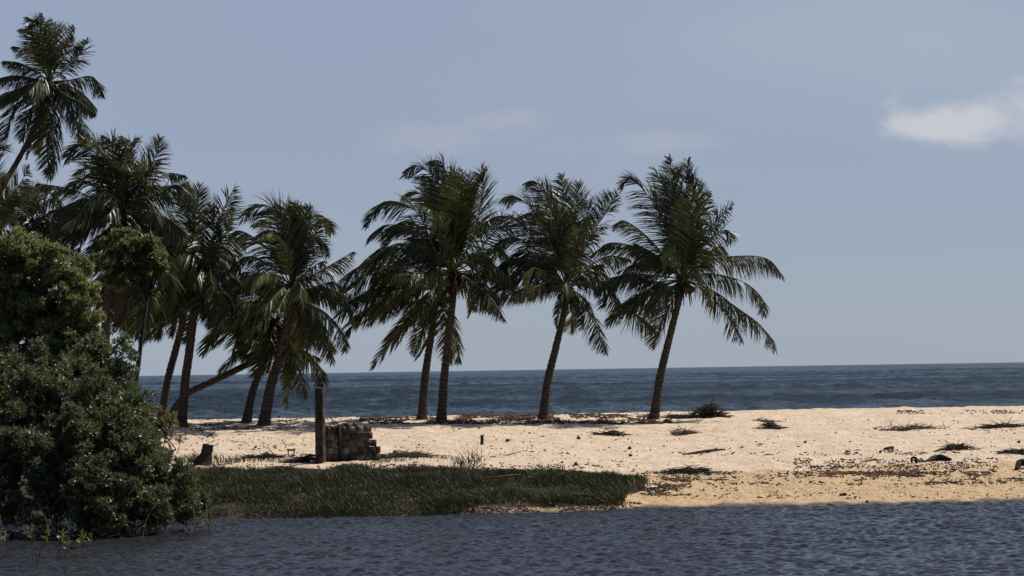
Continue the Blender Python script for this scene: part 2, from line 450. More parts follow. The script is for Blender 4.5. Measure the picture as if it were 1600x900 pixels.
ground = bpy.data.objects.new('sand_beach', me); COL.objects.link(ground); tag(ground, kind='structure')

# lagoon with real ripples
wx = axis([(-300, -26, 16), (-26, 26, 1060), (26, 300, 16)])
wy = axis([(-80, 30, 12), (30, 60, 740), (60, 62, 2)])
waves = []
for k in range(64):
    lam = .12 * (.42 / .12) ** rng.random()
    ang = R(258) + rng.normal(0, .42)
    waves.append((2 * math.pi / lam * math.cos(ang), 2 * math.pi / lam * math.sin(ang), rng.random() * 6.28, .0088 * lam ** .9))
def lagz(X, Y):
    Z = np.zeros_like(X)
    for kx, ky, ph, am in waves: Z += am * np.sin(kx * X + ky * Y + ph)
    gust = .85 + .4 * (vnoise(X / 3.5 + 7, Y / 2.2) + .5)
    fade = np.clip((26 - np.abs(X)) / 2, 0, 1) * np.clip((Y - 30) / 1.5, 0, 1)
    return Z * gust * fade
V, Q = grid(wx, wy, lagz)
me = mesh('lagoon', V, Q, True); me.materials.append(M['lagoon'])
o = bpy.data.objects.new('lagoon_water', me); COL.objects.link(o); tag(o, kind='structure')

# the sea: real waves out to about a kilometre, calmer tessellation beyond
sea_rows = [104.0]
while sea_rows[-1] < 60000:
    q = sea_rows[-1]; sea_rows.append(q + max(.55, (q - 100) * .0035 if q < 1500 else (q - 1400) * .05 + 5))
sea_u = np.concatenate([np.linspace(-1.6, -.36, 16, endpoint=False), np.linspace(-.36, .36, 520), np.linspace(.36, 1.6, 17)[1:]])
V, Q = grid(sea_u, np.array(sea_rows), lambda X, Y: 0 * X)
V[:, 0] *= V[:, 1]
swv = []
for k in range(44):
    lam = 1.4 * (8 / 1.4) ** rng.random(); ang = R(262) + rng.normal(0, .5)
    swv.append((2 * math.pi / lam * math.cos(ang), 2 * math.pi / lam * math.sin(ang), rng.random() * 6.28, .0115 * lam ** .95, lam))
Z = np.zeros(len(V))
for kx, ky, ph, am, lam in swv:
    Z += am * np.sin(kx * V[:, 0] + ky * V[:, 1] + ph) * np.clip((lam * 450 - V[:, 1]) / (lam * 150), 0, 1)
gust = .5 + 1.3 * (vnoise(V[:, 0] / 45, V[:, 1] / 70) + .5)
V[:, 2] = Z * gust * np.clip((V[:, 1] - 118) / 20, 0, 1)
me = mesh('sea', V, Q, True); me.materials.append(M['sea'])
o = bpy.data.objects.new('sea_water', me); COL.objects.link(o); tag(o, kind='structure')

# ------------------------------------------------------------------ palms
WIND = np.array([-.28, .05, 0])
def frond_mesh(mb, mr, pts, facing=.5, Lmax=.72, pairs=78, hang=None, width=.033, wind=1.0, bare=.16, ragged=.12):
    """pts world polyline of the rachis; fills leaflets in mb and rachis in mr"""
    C, L = resample(pts, 26)
    tube(mr, C, np.linspace(.030, .006, 26) * min(1.1, L / 3.4 + .2), 5, 0, False)
    s_ = np.linspace(bare, .995, pairs) + (rng.random(pairs) - .5) * .004
    q = s_ * 25; i = np.clip(q.astype(int), 0, 24); f = (q - i)[:, None]
    p = C[i] * (1 - f) + C[i + 1] * f
    T = nrm(np.gradient(C, axis=0)); tn = nrm(T[i] * (1 - f) + T[i + 1] * f)
    # upper normal of the frond: blend of "up" and "towards the camera"
    N0 = np.array([.15 * (rng.random() - .5), -facing, 1 - facing * .75])
    side = nrm(np.cross(tn, N0)); N = np.cross(side, tn)
    horiz = np.sqrt(np.clip(1 - tn[:, 2] ** 2, 0, 1))
    g = (.06 + .95 * horiz ** 2.2) if hang is None else np.full(pairs, hang)
    prof = np.clip(np.sin(np.pi * np.clip((s_ - bare) / (1 - bare) * .88 + .14, 0, 1)) ** .55, .25, 1)
    for sg in (-1, 1):
        keep = rng.random(pairs) > ragged * (.3 + rng.random())
        gap = vnoise(s_ * 14 + rng.random() * 99, s_ * 0 + rng.random() * 99) > .27
        keep &= ~gap
        a = R(38) + s_ * R(22) + rng.normal(0, .10, pairs)
        d = side * sg * np.cos(a)[:, None] + tn * np.sin(a)[:, None] + N * .10
        d = d + np.array([0, 0, -1]) * (g * (.75 + .5 * rng.random(pairs)))[:, None] + WIND * wind * (.6 + .8 * rng.random(pairs))[:, None] + rng.normal(0, .04, (pairs, 3))
        d = nrm(d)
        d2 = nrm(d + np.array([0, 0, -1]) * ((.10 + .3 * horiz) * (.6 + .8 * rng.random(pairs)))[:, None] + WIND * wind * .5)
        ln = Lmax * prof * (.82 + .3 * rng.random(pairs))
        p1 = p + d * (ln * .5)[:, None]; p2 = p1 + d2 * (ln * .5)[:, None]
        wd = tn + rng.normal(0, .35, (pairs, 3)); wd = nrm(wd - d * np.sum(wd * d, 1)[:, None])
        wv = (width * (.8 + .4 * rng.random(pairs)))[:, None] * wd
        V = np.stack([p - wv * .35, p + wv * .35, p1 + wv * .5, p1 - wv * .5, p2 + wv * .10, p2 - wv * .10], 1)[keep]
        n = len(V)
        b = np.arange(n)[:, None] * 6
        F_ = np.concatenate([b + [0, 1, 2, 3], b + [3, 2, 4, 5]])
        mb.add(V.reshape(-1, 3), F_)
def palm(label, trunk_px, D, fronds, rb=.19, rt=.12, nfill=8, seed=0, fill_el=(-40, 60), fill_len=(2.4, 3.3), base_on_ground=True, nuts=5, fill_bias=0.0, scale=1.0):
    global rng
    rng = np.random.default_rng(100 + seed)
    Pm = []
    for k, q in enumerate(trunk_px):
        Pm.append(np.array(P(q[0], q[1], D + (q[2] if len(q) > 2 else 0))))
    b = Pm[0].copy()
    if base_on_ground:
        b[2] = float(gz(b[0], b[1])) ; Pm[0] = b - np.array([0, 0, .12])
    root = empty('palm_tree', b); tag(root, label, 'palm tree', 'coconut palms along the beach')
    C, L = resample(Pm, 60)
    s_ = np.linspace(0, 1, 60)
    rad = (rb + (rt - rb) * s_) * .86 + .09 * np.exp(-s_ * L / .28) + .010 * ((np.arange(60) % 2) - .5)
    rad[-5:] *= np.array([1.1, 1.25, 1.35, 1.2, .8])
    mt = MB(); tube(mt, C, rad, 12, .05)
    mt.build('trunk', M['bark'], root, b, True)
    head = Pm[-1]
    # old leaf bases and fibre around the top of the trunk
    ms = MB()
    for k in range(34):
        az = rng.random() * 6.28; el = R(-50 + 115 * rng.random())
        d = np.array([math.cos(az) * math.cos(el), math.sin(az) * math.cos(el), math.sin(el)])
        p0 = head + np.array([0, 0, -.35 + .35 * rng.random()]) + d * .05
        ln = (.22 + .38 * rng.random()) * scale
        tube(ms, np.array([p0, p0 + d * ln * .6, p0 + d * ln + np.array([0, 0, -.12 * ln])]), [.045, .035, .01], 5, .1, False)
    for k in range(26):      # dry sheaths and short old stalks hanging close round the trunk top
        az = rng.random() * 6.28; ln = rng.uniform(.3, .95) * scale
        d = np.array([math.cos(az) * .28, math.sin(az) * .28, -1])
        p0 = head + np.array([math.cos(az) * .08, math.sin(az) * .08, -.05])
        tube(ms, np.array([p0, p0 + np.array([d[0], d[1], -.1]) * ln * .5, p0 + d * ln]), [.03, .045, .012], 4, .2, False)
    ms.build('leaf_base', M['sheath'], root, b)
    for k in range(nuts):
        az = rng.random() * 6.28; rr_ = .22 + .1 * rng.random()
        c = head + np.array([math.cos(az) * rr_, math.sin(az) * rr_, -.28 - .25 * rng.random()])
        mn = MB(); zz = np.linspace(-1, 1, 7)
        tube(mn, c + np.stack([0 * zz, 0 * zz, zz * .13], 1), .11 * np.sqrt(np.clip(1 - zz ** 2, .02, 1)), 8)
        mn.build('coconut', M['nut'], root, b, True)
    def build(pts, mkey, **kw):
        mb, mr = MB(), MB()
        frond_mesh(mb, mr, pts, **kw)
        fr = mb.build('frond', M[mkey], root, b)
        mr.build('rachis', M['rachis'], fr, b, True)
    for fi, sp_ in enumerate(fronds):
        opts = {}; pp = sp_
        if isinstance(sp_, tuple): pp, opts = sp_
        opts = dict(opts)
        dz = opts.pop('dz', rng.uniform(-1.5, 1.5)); mk = opts.pop('m', 'frond')
        n = len(pp)
        pts = [head] + [np.array(P(x, y, head[1] + dz * ((k + 1) / n) ** 1.1)) for k, (x, y) in enumerate(pp)]
        opts.setdefault('facing', float(rng.uniform(.25, .9)))
        L_ = sum(np.linalg.norm(pts[k + 1] - pts[k]) for k in range(n))
        if mk == 'young': opts.setdefault('Lmax', .42)
        opts.setdefault('Lmax', .92 * min(1.1, .40 + L_ / 5.6) * scale)
        opts.setdefault('pairs', int(34 + 22 * L_))
        build(pts, mk, **opts)
    nfill = nfill + 1
    for k in range(nfill):
        az = 2 * math.pi * (k + rng.random()) / nfill
        el = R(rng.uniform(*fill_el))
        d = nrm(np.array([math.cos(az) * math.cos(el) + fill_bias, math.sin(az) * math.cos(el), math.sin(el)]))
        ln = rng.uniform(*fill_len) * scale
        sag = (.35 + .35 * rng.random()) * math.cos(el)
        pts = [head]
        for s__ in (.33, .66, 1.0):
            pts.append(head + d * ln * s__ + np.array([-.25 * s__, 0, -1]) * sag * ln * s__ ** 2 * .9)
        build(pts, 'frond', facing=float(rng.uniform(.2, .7)), pairs=90, Lmax=.80 * scale)
    return root

Y = {'m': 'young'}; DD = {'m': 'dead', 'ragged': .5}
palm('rightmost palm on the sand, with three long fronds arching out to the right', [(1021, 652), (1031, 592), (1046, 528), (1062, 465), (1067, 436)], 80.0, [
    ([(1105, 408), (1160, 400), (1200, 405), (1224, 432)], {'dz': .6, 'facing': .15}),
    ([(1110, 428), (1160, 440), (1190, 465), (1195, 492)], {'dz': -.6, 'facing': .15}),
    ([(1115, 455), (1150, 480), (1190, 510), (1211, 546)], {'dz': -1.2, 'facing': .2}),
    ([(1090, 430), (1108, 455), (1113, 482)], {'dz': -1.6, 'm': 'young', 'facing': .3}),
    [(1062, 380), (1058, 310), (1046, 246)], [(1070, 370), (1072, 300), (1075, 250)],
    [(1080, 370), (1088, 320), (1095, 284)], [(1090, 380), (1120, 345), (1146, 318)],
    [(1090, 390), (1120, 365), (1138, 360), (1140, 380)], ([(1045, 370), (1020, 315), (985, 280), (970, 295)], {'facing': .9, 'hang': .35}),
    [(1055, 350), (1040, 300), (1022, 264)], [(1030, 390), (1000, 360), (972, 344), (960, 358)],
    [(1030, 405), (990, 385), (950, 380), (925, 400)], [(1020, 430), (970, 430), (930, 460)],
    [(1020, 450), (975, 475), (950, 508)], ([(1050, 470), (1035, 500), (1020, 543)], {'dz': .5}),
    [(1010, 455), (985, 480), (1005, 500), (1028, 522)], [(1035, 460), (1000, 490)], [(1100, 400), (1128, 385), (1138, 405)],
    ([(1055, 400), (1048, 385), (1038, 420)], {'dz': -1.3, 'm': 'young'}), [(1020, 440), (985, 425), (955, 445), (940, 480)],
    [(1060, 350), (1050, 290), (1060, 262)], [(1040, 420), (1000, 410), (965, 425)], [(1075, 360), (1082, 310), (1080, 275)],
    [(1084, 385), (1105, 340), (1118, 325)], [(1076, 380), (1098, 330), (1110, 300)],
    ], seed=1, nfill=8, fill_el=(-25, 65), fill_len=(2.2, 2.9), fill_bias=-.25)

palm('palm between the twin palms and the rightmost palm, trunk curving to the right', [(848, 651), (855, 600), (868, 545), (882, 485), (886, 450)], 80.4, [
    [(880, 380), (880, 310), (879, 272)], [(890, 380), (900, 320), (905, 285)],
    ([(870, 350), (850, 300), (835, 283), (820, 286)], {'facing': .85}), ([(860, 380), (830, 325), (800, 305), (785, 315)], {'facing': .8}),
    [(850, 400), (810, 345), (770, 340), (742, 372)], ([(850, 420), (800, 405), (760, 440), (733, 494)], {'facing': .2}),
    [(860, 430), (820, 420), (790, 450), (770, 485)], ([(920, 375), (945, 335), (964, 302)], {'bare': .42, 'facing': .4}),
    [(915, 420), (950, 400), (985, 405)], [(920, 440), (950, 445), (965, 488)],
    [(905, 460), (917, 480), (906, 513)], ([(878, 460), (872, 480), (870, 512)], {'Lmax': .3}),
    [(860, 440), (840, 445), (828, 465)], [(900, 370), (918, 335), (915, 310)],
    [(905, 400), (925, 370), (920, 340)], [(865, 390), (845, 350), (840, 320)],
    ([(860, 430), (830, 420), (822, 455)], {'dz': -1.6, 'm': 'young', 'ragged': .4}), [(850, 430), (800, 430), (760, 475)],
    [(870, 360), (862, 320), (860, 300)], ([(895, 400), (910, 360), (912, 390)], {'dz': -1.2, 'm': 'young', 'Lmax': .35}),
    [(850, 400), (800, 370), (770, 400), (755, 440)], [(910, 430), (940, 425), (960, 450)],
    [(860, 415), (820, 390), (795, 410), (790, 450)], [(885, 390), (888, 340), (892, 310)],
    ], seed=2, nfill=9, fill_el=(-30, 60), fill_len=(2.2, 2.9), fill_bias=-.3)

palm('right palm of the twin pair, nearly straight trunk and high crown', [(689, 651), (694, 590), (702, 520), (708, 465), (709, 425)], 79.6, [
    ([(700, 350), (680, 280), (650, 258), (632, 275)], {'facing': .9}), ([(705, 350), (700, 280), (688, 252), (670, 252)], {'facing': .9}),
    [(712, 360), (720, 300), (722, 265)], [(730, 360), (745, 300), (765, 258)],
    [(740, 370), (752, 310), (752, 260)], [(690, 370), (665, 310), (640, 300), (630, 312)],
    ([(680, 390), (650, 330), (600, 315), (571, 355)], {'facing': .6}), [(680, 400), (640, 360), (600, 352), (575, 378)],
    ([(670, 400), (625, 380), (590, 400), (580, 425)], {'dz': -1}), [(735, 410), (775, 360), (820, 335), (848, 330)],
    [(740, 420), (775, 385), (795, 405)], [(740, 440), (765, 450), (775, 490)],
    ([(692, 370), (675, 330), (650, 320)], {'dz': -1.5, 'm': 'young'}), [(730, 400), (760, 400), (772, 440)],
    ([(695, 360), (690, 330), (675, 370)], {'dz': -1.8, 'm': 'young'}), [(715, 350), (710, 290), (705, 262)],
    [(725, 350), (735, 310), (740, 290)], [(700, 340), (690, 300), (660, 285)], [(720, 340), (728, 300), (732, 272)],
    ([(725, 360), (735, 315), (728, 320)], {'dz': -1.2, 'm': 'young', 'Lmax': .4}), [(690, 390), (650, 350), (620, 350), (600, 385)],
    [(735, 430), (770, 415), (800, 440)], [(680, 420), (640, 400), (610, 430)], [(745, 430), (790, 425), (820, 470)],
    [(735, 440), (760, 470), (765, 485)], [(700, 330), (680, 290), (665, 275)],
    ], seed=3, nfill=9, fill_el=(-25, 65), fill_len=(2.2, 3.0), fill_bias=-.3)

palm('left palm of the twin pair, low wide crown swept to the left', [(659, 648), (664, 590), (673, 530), (679, 490), (682, 448)], 81.5, [
    ([(640, 410), (590, 405), (550, 425), (527, 470)], {'facing': .3}), [(640, 450), (590, 450), (545, 478), (524, 502)],
    ([(650, 470), (600, 470), (560, 492), (542, 528)], {'facing': .2}), [(640, 440), (600, 440), (575, 460), (560, 500)],
    ([(665, 475), (650, 488), (645, 508)], {'dz': -.7}), ([(695, 475), (706, 488), (714, 498)], {'Lmax': .35}),
    [(660, 420), (630, 390), (590, 390), (570, 432)], ([(678, 500), (668, 535), (648, 564)], {'Lmax': .32, 'm': 'frond', 'dz': .3, 'bare': .5}),
    [(660, 440), (640, 430), (610, 460), (600, 500)], [(650, 440), (610, 425), (580, 450)],
    ([(650, 445), (620, 450), (600, 480)], {'dz': -2.2}), ([(660, 430), (645, 430), (635, 470)], {'dz': -1.8, 'm': 'young', 'ragged': .4}),
    [(670, 400), (650, 360), (620, 350)], [(650, 430), (600, 415), (560, 440), (545, 475)],
    ([(640, 430), (612, 395), (600, 410)], {'dz': -1.5, 'm': 'young', 'ragged': .5, 'Lmax': .5}), [(670, 470), (672, 500), (680, 520)],
    [(640, 460), (590, 480), (550, 510)], [(700, 440), (730, 450), (745, 485)],
    ], seed=4, nfill=11, fill_el=(-60, 45), fill_len=(2.2, 2.9), fill_bias=-.35)

palm('darkest, thickest-crowned palm just left of the pillar, with a frond arching up to the right', [(411, 652), (424, 600), (440, 550), (452, 490), (456, 450)], 79.0, [
    ([(450, 380), (430, 330), (400, 320), (376, 345)], {'facing': .9}), [(452, 380), (445, 330), (428, 317)],
    [(460, 370), (462, 330), (456, 316)], ([(472, 370), (490, 338), (508, 340), (518, 365)], {'facing': .8, 'wind': 0}),
    [(475, 400), (497, 370), (512, 400)], [(430, 400), (395, 370), (370, 360), (360, 376)],
    ([(475, 438), (515, 415), (552, 393)], {'facing': .3}), [(430, 420), (390, 400), (362, 422)],
    ([(475, 455), (520, 462), (545, 475), (552, 505)], {'facing': .2}), ([(475, 470), (510, 490), (532, 518), (539, 548)], {'facing': .3}),
    [(430, 450), (390, 440), (367, 462)], [(470, 480), (500, 505), (510, 530)],
    [(455, 360), (450, 330), (470, 320)], [(440, 380), (415, 345), (395, 350)],
    [(468, 370), (480, 330), (482, 322)], ([(435, 430), (410, 430), (395, 455)], {'dz': -1.8, 'm': 'young', 'Lmax': .45}),
    [(470, 400), (490, 370), (500, 350)], [(445, 390), (425, 360), (400, 370)], [(465, 490), (480, 520), (478, 548)],
    [(430, 470), (400, 490), (390, 520)], [(485, 450), (520, 440), (540, 455)],
    ([(448, 400), (425, 365), (405, 375)], {'dz': -1.2, 'm': 'young', 'Lmax': .4}),
    ], seed=5, nfill=14, fill_el=(-58, 55), fill_len=(2.0, 2.7), rb=.22, rt=.18)

palm('reddish-trunked palm leaning right, between the low slanting trunk and the darkest palm', [(384, 651), (394, 615), (410, 570), (422, 535), (430, 505)], 80.6, [
    ([(395, 490), (355, 498), (328, 530), (316, 556)], {'facing': .2}), [(405, 505), (378, 512), (362, 552)],
    [(395, 480), (360, 458), (342, 450)], [(412, 520), (390, 530), (374, 552)],
    [(420, 460), (400, 430), (380, 425)], ([(400, 500), (375, 490), (350, 510)], {'dz': -1.5}),
    ([(415, 490), (390, 470), (370, 490)], {'dz': -2}), [(400, 470), (370, 440), (350, 445)],
    [(440, 470), (465, 455), (490, 470)], ([(410, 500), (395, 505), (385, 535)], {'dz': -2, 'm': 'young', 'Lmax': .5}),
    [(395, 485), (355, 480), (325, 510)], [(400, 500), (350, 515), (325, 540)],
    ], seed=6, nfill=12, fill_el=(-70, 40), fill_len=(1.7, 2.4), rb=.17, rt=.12)

palm('palm with a long low trunk slanting up to the right over the sand', [(256, 640), (290, 618), (340, 592), (395, 565), (428, 543), (442, 528)], 82.0, [
    ([(470, 553), (496, 568), (505, 588), (503, 606)], {'dz': -.4, 'facing': .4}), ([(446, 575), (450, 605), (447, 640)], {'dz': .3, 'Lmax': .4}),
    ([(435, 565), (425, 590), (420, 604)], {'Lmax': .4}), [(465, 525), (490, 520), (512, 530), (526, 548)],
    [(460, 540), (480, 550), (500, 560)], [(430, 500), (410, 490), (390, 510)], [(455, 500), (470, 480), (490, 490)],
    [(450, 560), (455, 580), (450, 600)], [(420, 540), (395, 550), (380, 565)],
    ], seed=7, nfill=6, fill_el=(-35, 40), fill_len=(1.4, 2.0), rb=.155, rt=.13, nuts=3)

palm('straight dark-trunked palm beside the leafy bush, second trunk from the left on the open sand', [(283, 651), (289, 600), (297, 540), (306, 470), (318, 420)], 79.4, [
    ([(335, 370), (350, 325), (366, 293)], {'facing': .9, 'hang': .3, 'wind': 0}), [(345, 380), (360, 345), (364, 325)],
    ([(300, 402), (285, 392), (268, 406)], {'dz': -1.2, 'm': 'dead', 'ragged': .1, 'Lmax': .5}), ([(318, 390), (300, 368), (286, 358), (278, 372)], {'dz': -.9, 'facing': .3}),
    [(340, 400), (360, 398), (376, 430)], [(335, 400), (348, 415), (356, 442)],
    ([(305, 425), (288, 418), (272, 430)], {'m': 'dead', 'dz': -1.2, 'ragged': .1}), [(330, 440), (350, 460), (362, 480)],
    [(340, 390), (372, 370), (385, 380)], [(320, 440), (315, 480), (330, 500)],
    ([(300, 440), (285, 460), (275, 500)], DD), ([(310, 450), (300, 490), (292, 515)], DD),
    [(330, 380), (335, 340), (328, 320)],
    ], seed=8, nfill=14, fill_el=(-75, 55), fill_len=(1.8, 2.4), rb=.2, rt=.15)

palm('slimmer palm with lit trunk leaning right, leftmost trunk on the open sand', [(250, 643), (262, 595), (275, 545), (286, 500), (296, 430), (300, 395)], 81.0, [
    ([(303, 350), (308, 315), (312, 289)], {'facing': .9, 'wind': 0}), [(310, 360), (322, 335), (328, 318)],
    [(295, 350), (290, 310), (293, 285)], [(285, 370), (260, 340), (245, 350)],
    ([(285, 420), (272, 460), (262, 500)], DD), ([(292, 430), (280, 480), (272, 520)], DD),
    ([(280, 410), (255, 430), (235, 480)], DD), [(270, 400), (240, 400), (225, 440)],
    [(285, 430), (270, 490), (268, 525)], [(310, 420), (320, 460), (318, 495)],
    [(275, 440), (250, 480), (240, 520)],
    ], seed=9, nfill=15, fill_el=(-78, 50), fill_len=(1.8, 2.5), rb=.17, rt=.13)

palm('big bushy palm above the green thicket, standing right of the tallest palm', [(163, 660), (164, 560), (167, 480), (178, 400), (186, 335)], 77.0, [
    ([(170, 290), (150, 240), (120, 225), (101, 252)], {'facing': .9}), ([(180, 280), (175, 225), (160, 211)], {'facing': .8}),
    [(195, 280), (200, 235), (212, 215)], ([(215, 290), (240, 250), (250, 216)], {'facing': 1.0, 'hang': .2, 'wind': 0}),
    [(160, 300), (125, 280), (106, 300)], [(160, 320), (125, 312), (102, 352)],
    ([(225, 300), (258, 272), (290, 274)], {'facing': .4}), [(230, 320), (270, 290), (290, 300), (298, 332)],
    [(150, 350), (120, 360), (106, 402)], [(220, 350), (260, 340), (282, 382)],
    ([(200, 380), (198, 450), (188, 505)], DD), [(220, 380), (232, 450), (226, 520)],
    [(205, 400), (212, 470), (216, 528)], [(240, 370), (262, 430), (256, 482)],
    [(170, 390), (175, 450), (192, 515)], ([(195, 290), (190, 250), (205, 270)], {'dz': -1.5, 'm': 'young', 'Lmax': .45}),
    [(170, 270), (150, 225), (135, 215)], [(200, 260), (205, 225), (190, 212)],
    [(160, 340), (130, 370), (120, 410)], [(210, 290), (230, 260), (245, 265)], [(150, 320), (110, 320), (85, 360)],
    [(185, 280), (185, 235), (182, 215)], ([(160, 290), (140, 262), (118, 270)], {'dz': -1.4}), [(225, 300), (250, 290), (270, 320)],
    ([(190, 320), (160, 300), (130, 330)], {'dz': -2}), ([(200, 320), (230, 310), (250, 350)], {'dz': -2}),
    ], seed=10, nfill=26, fill_el=(-78, 60), fill_len=(2.2, 3.3), rb=.2, rt=.16)

palm('palm behind the thicket with hanging brown fronds and a slanting trunk', [(60, 590), (103, 541), (140, 510), (175, 475), (215, 430), (232, 405)], 79.0, [
    [(225, 440), (222, 490), (232, 530)], [(215, 440), (200, 490), (205, 525)],
    ([(210, 430), (198, 470), (188, 505)], DD), ([(245, 430), (252, 470), (250, 505)], DD),
    [(240, 440), (248, 490), (246, 530)], [(200, 420), (170, 440), (160, 480)],
    [(235, 450), (236, 500), (222, 535)], [(250, 420), (272, 440), (270, 490)], [(215, 380), (190, 360), (165, 375)],
    ], seed=11, nfill=22, fill_el=(-75, 60), fill_len=(1.8, 2.8), rb=.18, rt=.15, base_on_ground=False)

palm('tallest palm at the far left top, thin trunk leaning in from the left edge', [(-95, 640), (-75, 500), (-40, 390), (0, 300), (30, 247), (58, 190), (77, 128)], 80.0, [
    [(70, 80), (60, 40), (42, 26)], [(75, 80), (70, 40), (65, 20)],
    [(85, 80), (85, 45), (80, 28)], ([(95, 85), (105, 60), (116, 42)], {'facing': .9}),
    [(100, 110), (125, 85), (135, 62)], [(95, 95), (115, 75), (130, 72)],
    ([(60, 95), (45, 78), (20, 72)], {'facing': .4}), [(55, 110), (30, 98), (5, 95)],
    [(50, 122), (20, 118), (-10, 125)], [(55, 135), (20, 145), (-10, 165)],
    [(55, 145), (25, 165), (5, 218)], [(60, 150), (40, 190), (35, 220)],
    [(76, 160), (72, 210), (76, 272)], [(85, 160), (84, 220), (78, 280)],
    [(110, 125), (145, 120), (160, 150)], [(105, 150), (125, 160), (148, 178)],
    [(100, 160), (120, 190), (134, 222)], ([(66, 170), (50, 215), (42, 248)], {'Lmax': .4}),
    [(60, 85), (48, 50), (32, 45)], ([(78, 105), (80, 112), (84, 120)], {'dz': -.8, 'm': 'young', 'Lmax': .25}),
    [(40, 140), (0, 150), (-30, 200)], [(68, 160), (60, 200), (60, 240)],
    ], seed=12, nfill=7, fill_el=(-50, 30), fill_len=(1.8, 2.4), rb=.15, rt=.10, base_on_ground=False)

palm('smaller palm peeking between the tallest palm and the thicket', [(50, 640), (52, 520), (54, 430), (55, 350)], 84.0, [
    [(40, 320), (25, 305), (5, 315)], [(60, 320), (75, 298), (100, 325)], [(50, 310), (55, 290), (70, 295)],
    [(35, 340), (10, 335), (0, 370)], [(75, 335), (95, 330), (108, 360)], [(45, 320), (38, 300), (20, 298)],
    [(65, 320), (80, 310), (92, 300)], [(50, 350), (30, 370), (20, 400)],
    ], seed=13, nfill=16, fill_el=(-40, 45), fill_len=(1.5, 2.1), rb=.17, rt=.13, base_on_ground=False)

palm('palm mostly cut off by the left edge, pale feathery frond rising under the tallest palm', [(-60, 640), (-50, 520), (-38, 430), (-30, 370)], 78.0, [
    ([(0, 330), (28, 292), (46, 262)], {'facing': .95, 'hang': .2, 'wind': 0}), ([(-10, 330), (0, 290), (5, 270)], {}), [(0, 350), (30, 345), (50, 380)],
    [(-5, 365), (15, 370), (25, 400)], [(-10, 380), (5, 400), (10, 430)], ([(-5, 335), (15, 310), (35, 305)], {'facing': .9}),
    [(-10, 250), (0, 230), (8, 215)],
    ], seed=14, nfill=10, fill_el=(-50, 50), fill_len=(1.8, 2.6), rb=.17, rt=.13, base_on_ground=False)

# ------------------------------------------------------------------ broadleaf thicket
def leaves(mb, C, N, size, asp=.37, per=8, spread=.9):
    """rosettes of leaves at points C pointing along N"""
    n = len(C)
    A = nrm(np.cross(N, rng.normal(size=(n, 3)))); B = np.cross(N, A)
    for k in range(per):
        th = 2 * math.pi * k / per + rng.random(n) * 1.2
        el = rng.uniform(.25, 1.35, n)
        d = nrm((A * np.cos(th)[:, None] + B * np.sin(th)[:, None]) * (np.cos(el) * spread)[:, None] + N * np.sin(el)[:, None])
        L = size * rng.uniform(.65, 1.15, n)
        s_ = nrm(np.cross(d, N) + rng.normal(0, .25, (n, 3)))
        nn = np.cross(s_, d)
        b = C + d * (L * .15)[:, None] - N * (rng.random(n) * size * .7)[:, None]
        w_ = (L * asp / 2)[:, None]
        Lc = L[:, None]
        V = np.stack([b, b + d * Lc * .35 + s_ * w_ + nn * w_ * .3, b + d * Lc * .8 + s_ * w_ * .75 + nn * w_ * .2, b + d * Lc, b + d * Lc * .8 - s_ * w_ * .75 + nn * w_ * .2, b + d * Lc * .35 - s_ * w_ + nn * w_ * .3], 1)
        i = np.arange(n)[:, None] * 6
        mb.add(V.reshape(-1, 3), np.concatenate([i + [0, 1, 2, 3], i + [0, 3, 4, 5]]))
def clumpy(discs, n, sub=14, shell=.55, nj=.6, rag=.22):
    """rosette centres on many small clumps inside the given discs (px,py,r_px,D,weight)"""
    subs = []
    for (x, y, r, D, wgt) in discs:
        c = np.array(P(x, y, D)); rm = r * D / F
        k = max(4, int(2.6 * sub * wgt * (rm / .6) ** 1.6))
        for _ in range(k):
            d = nrm(rng.normal(size=3)); rr_ = rm * rng.random() ** .45
            sr = min(rm * rng.uniform(.18, .36), rng.uniform(.16, .34))
            if rng.random() < rag: sr = rng.uniform(.09, .18); rr_ = rm * rng.uniform(.95, 1.1 + rag)   # shoots standing proud of the crown
            subs.append((c + d * max(rr_ - sr * .5, 0) * np.array([1, .9, 1]), sr, sr * sr * wgt))
    wts = np.array([s_[2] for s_ in subs]); wts /= wts.sum()
    idx = rng.choice(len(subs), n, p=wts)
    cc = np.array([s_[0] for s_ in subs])[idx]; sr = np.array([s_[1] for s_ in subs])[idx]
    d = nrm(rng.normal(size=(n, 3)) + np.array([.1, -.1, .35]))
    rad = sr * (1 - shell * rng.random(n) ** 2)
    C = cc + d * rad[:, None]
    N = nrm(d * .8 + np.array([.05, 0, .6]) + rng.normal(0, nj, (n, 3)))
    return C, N, subs
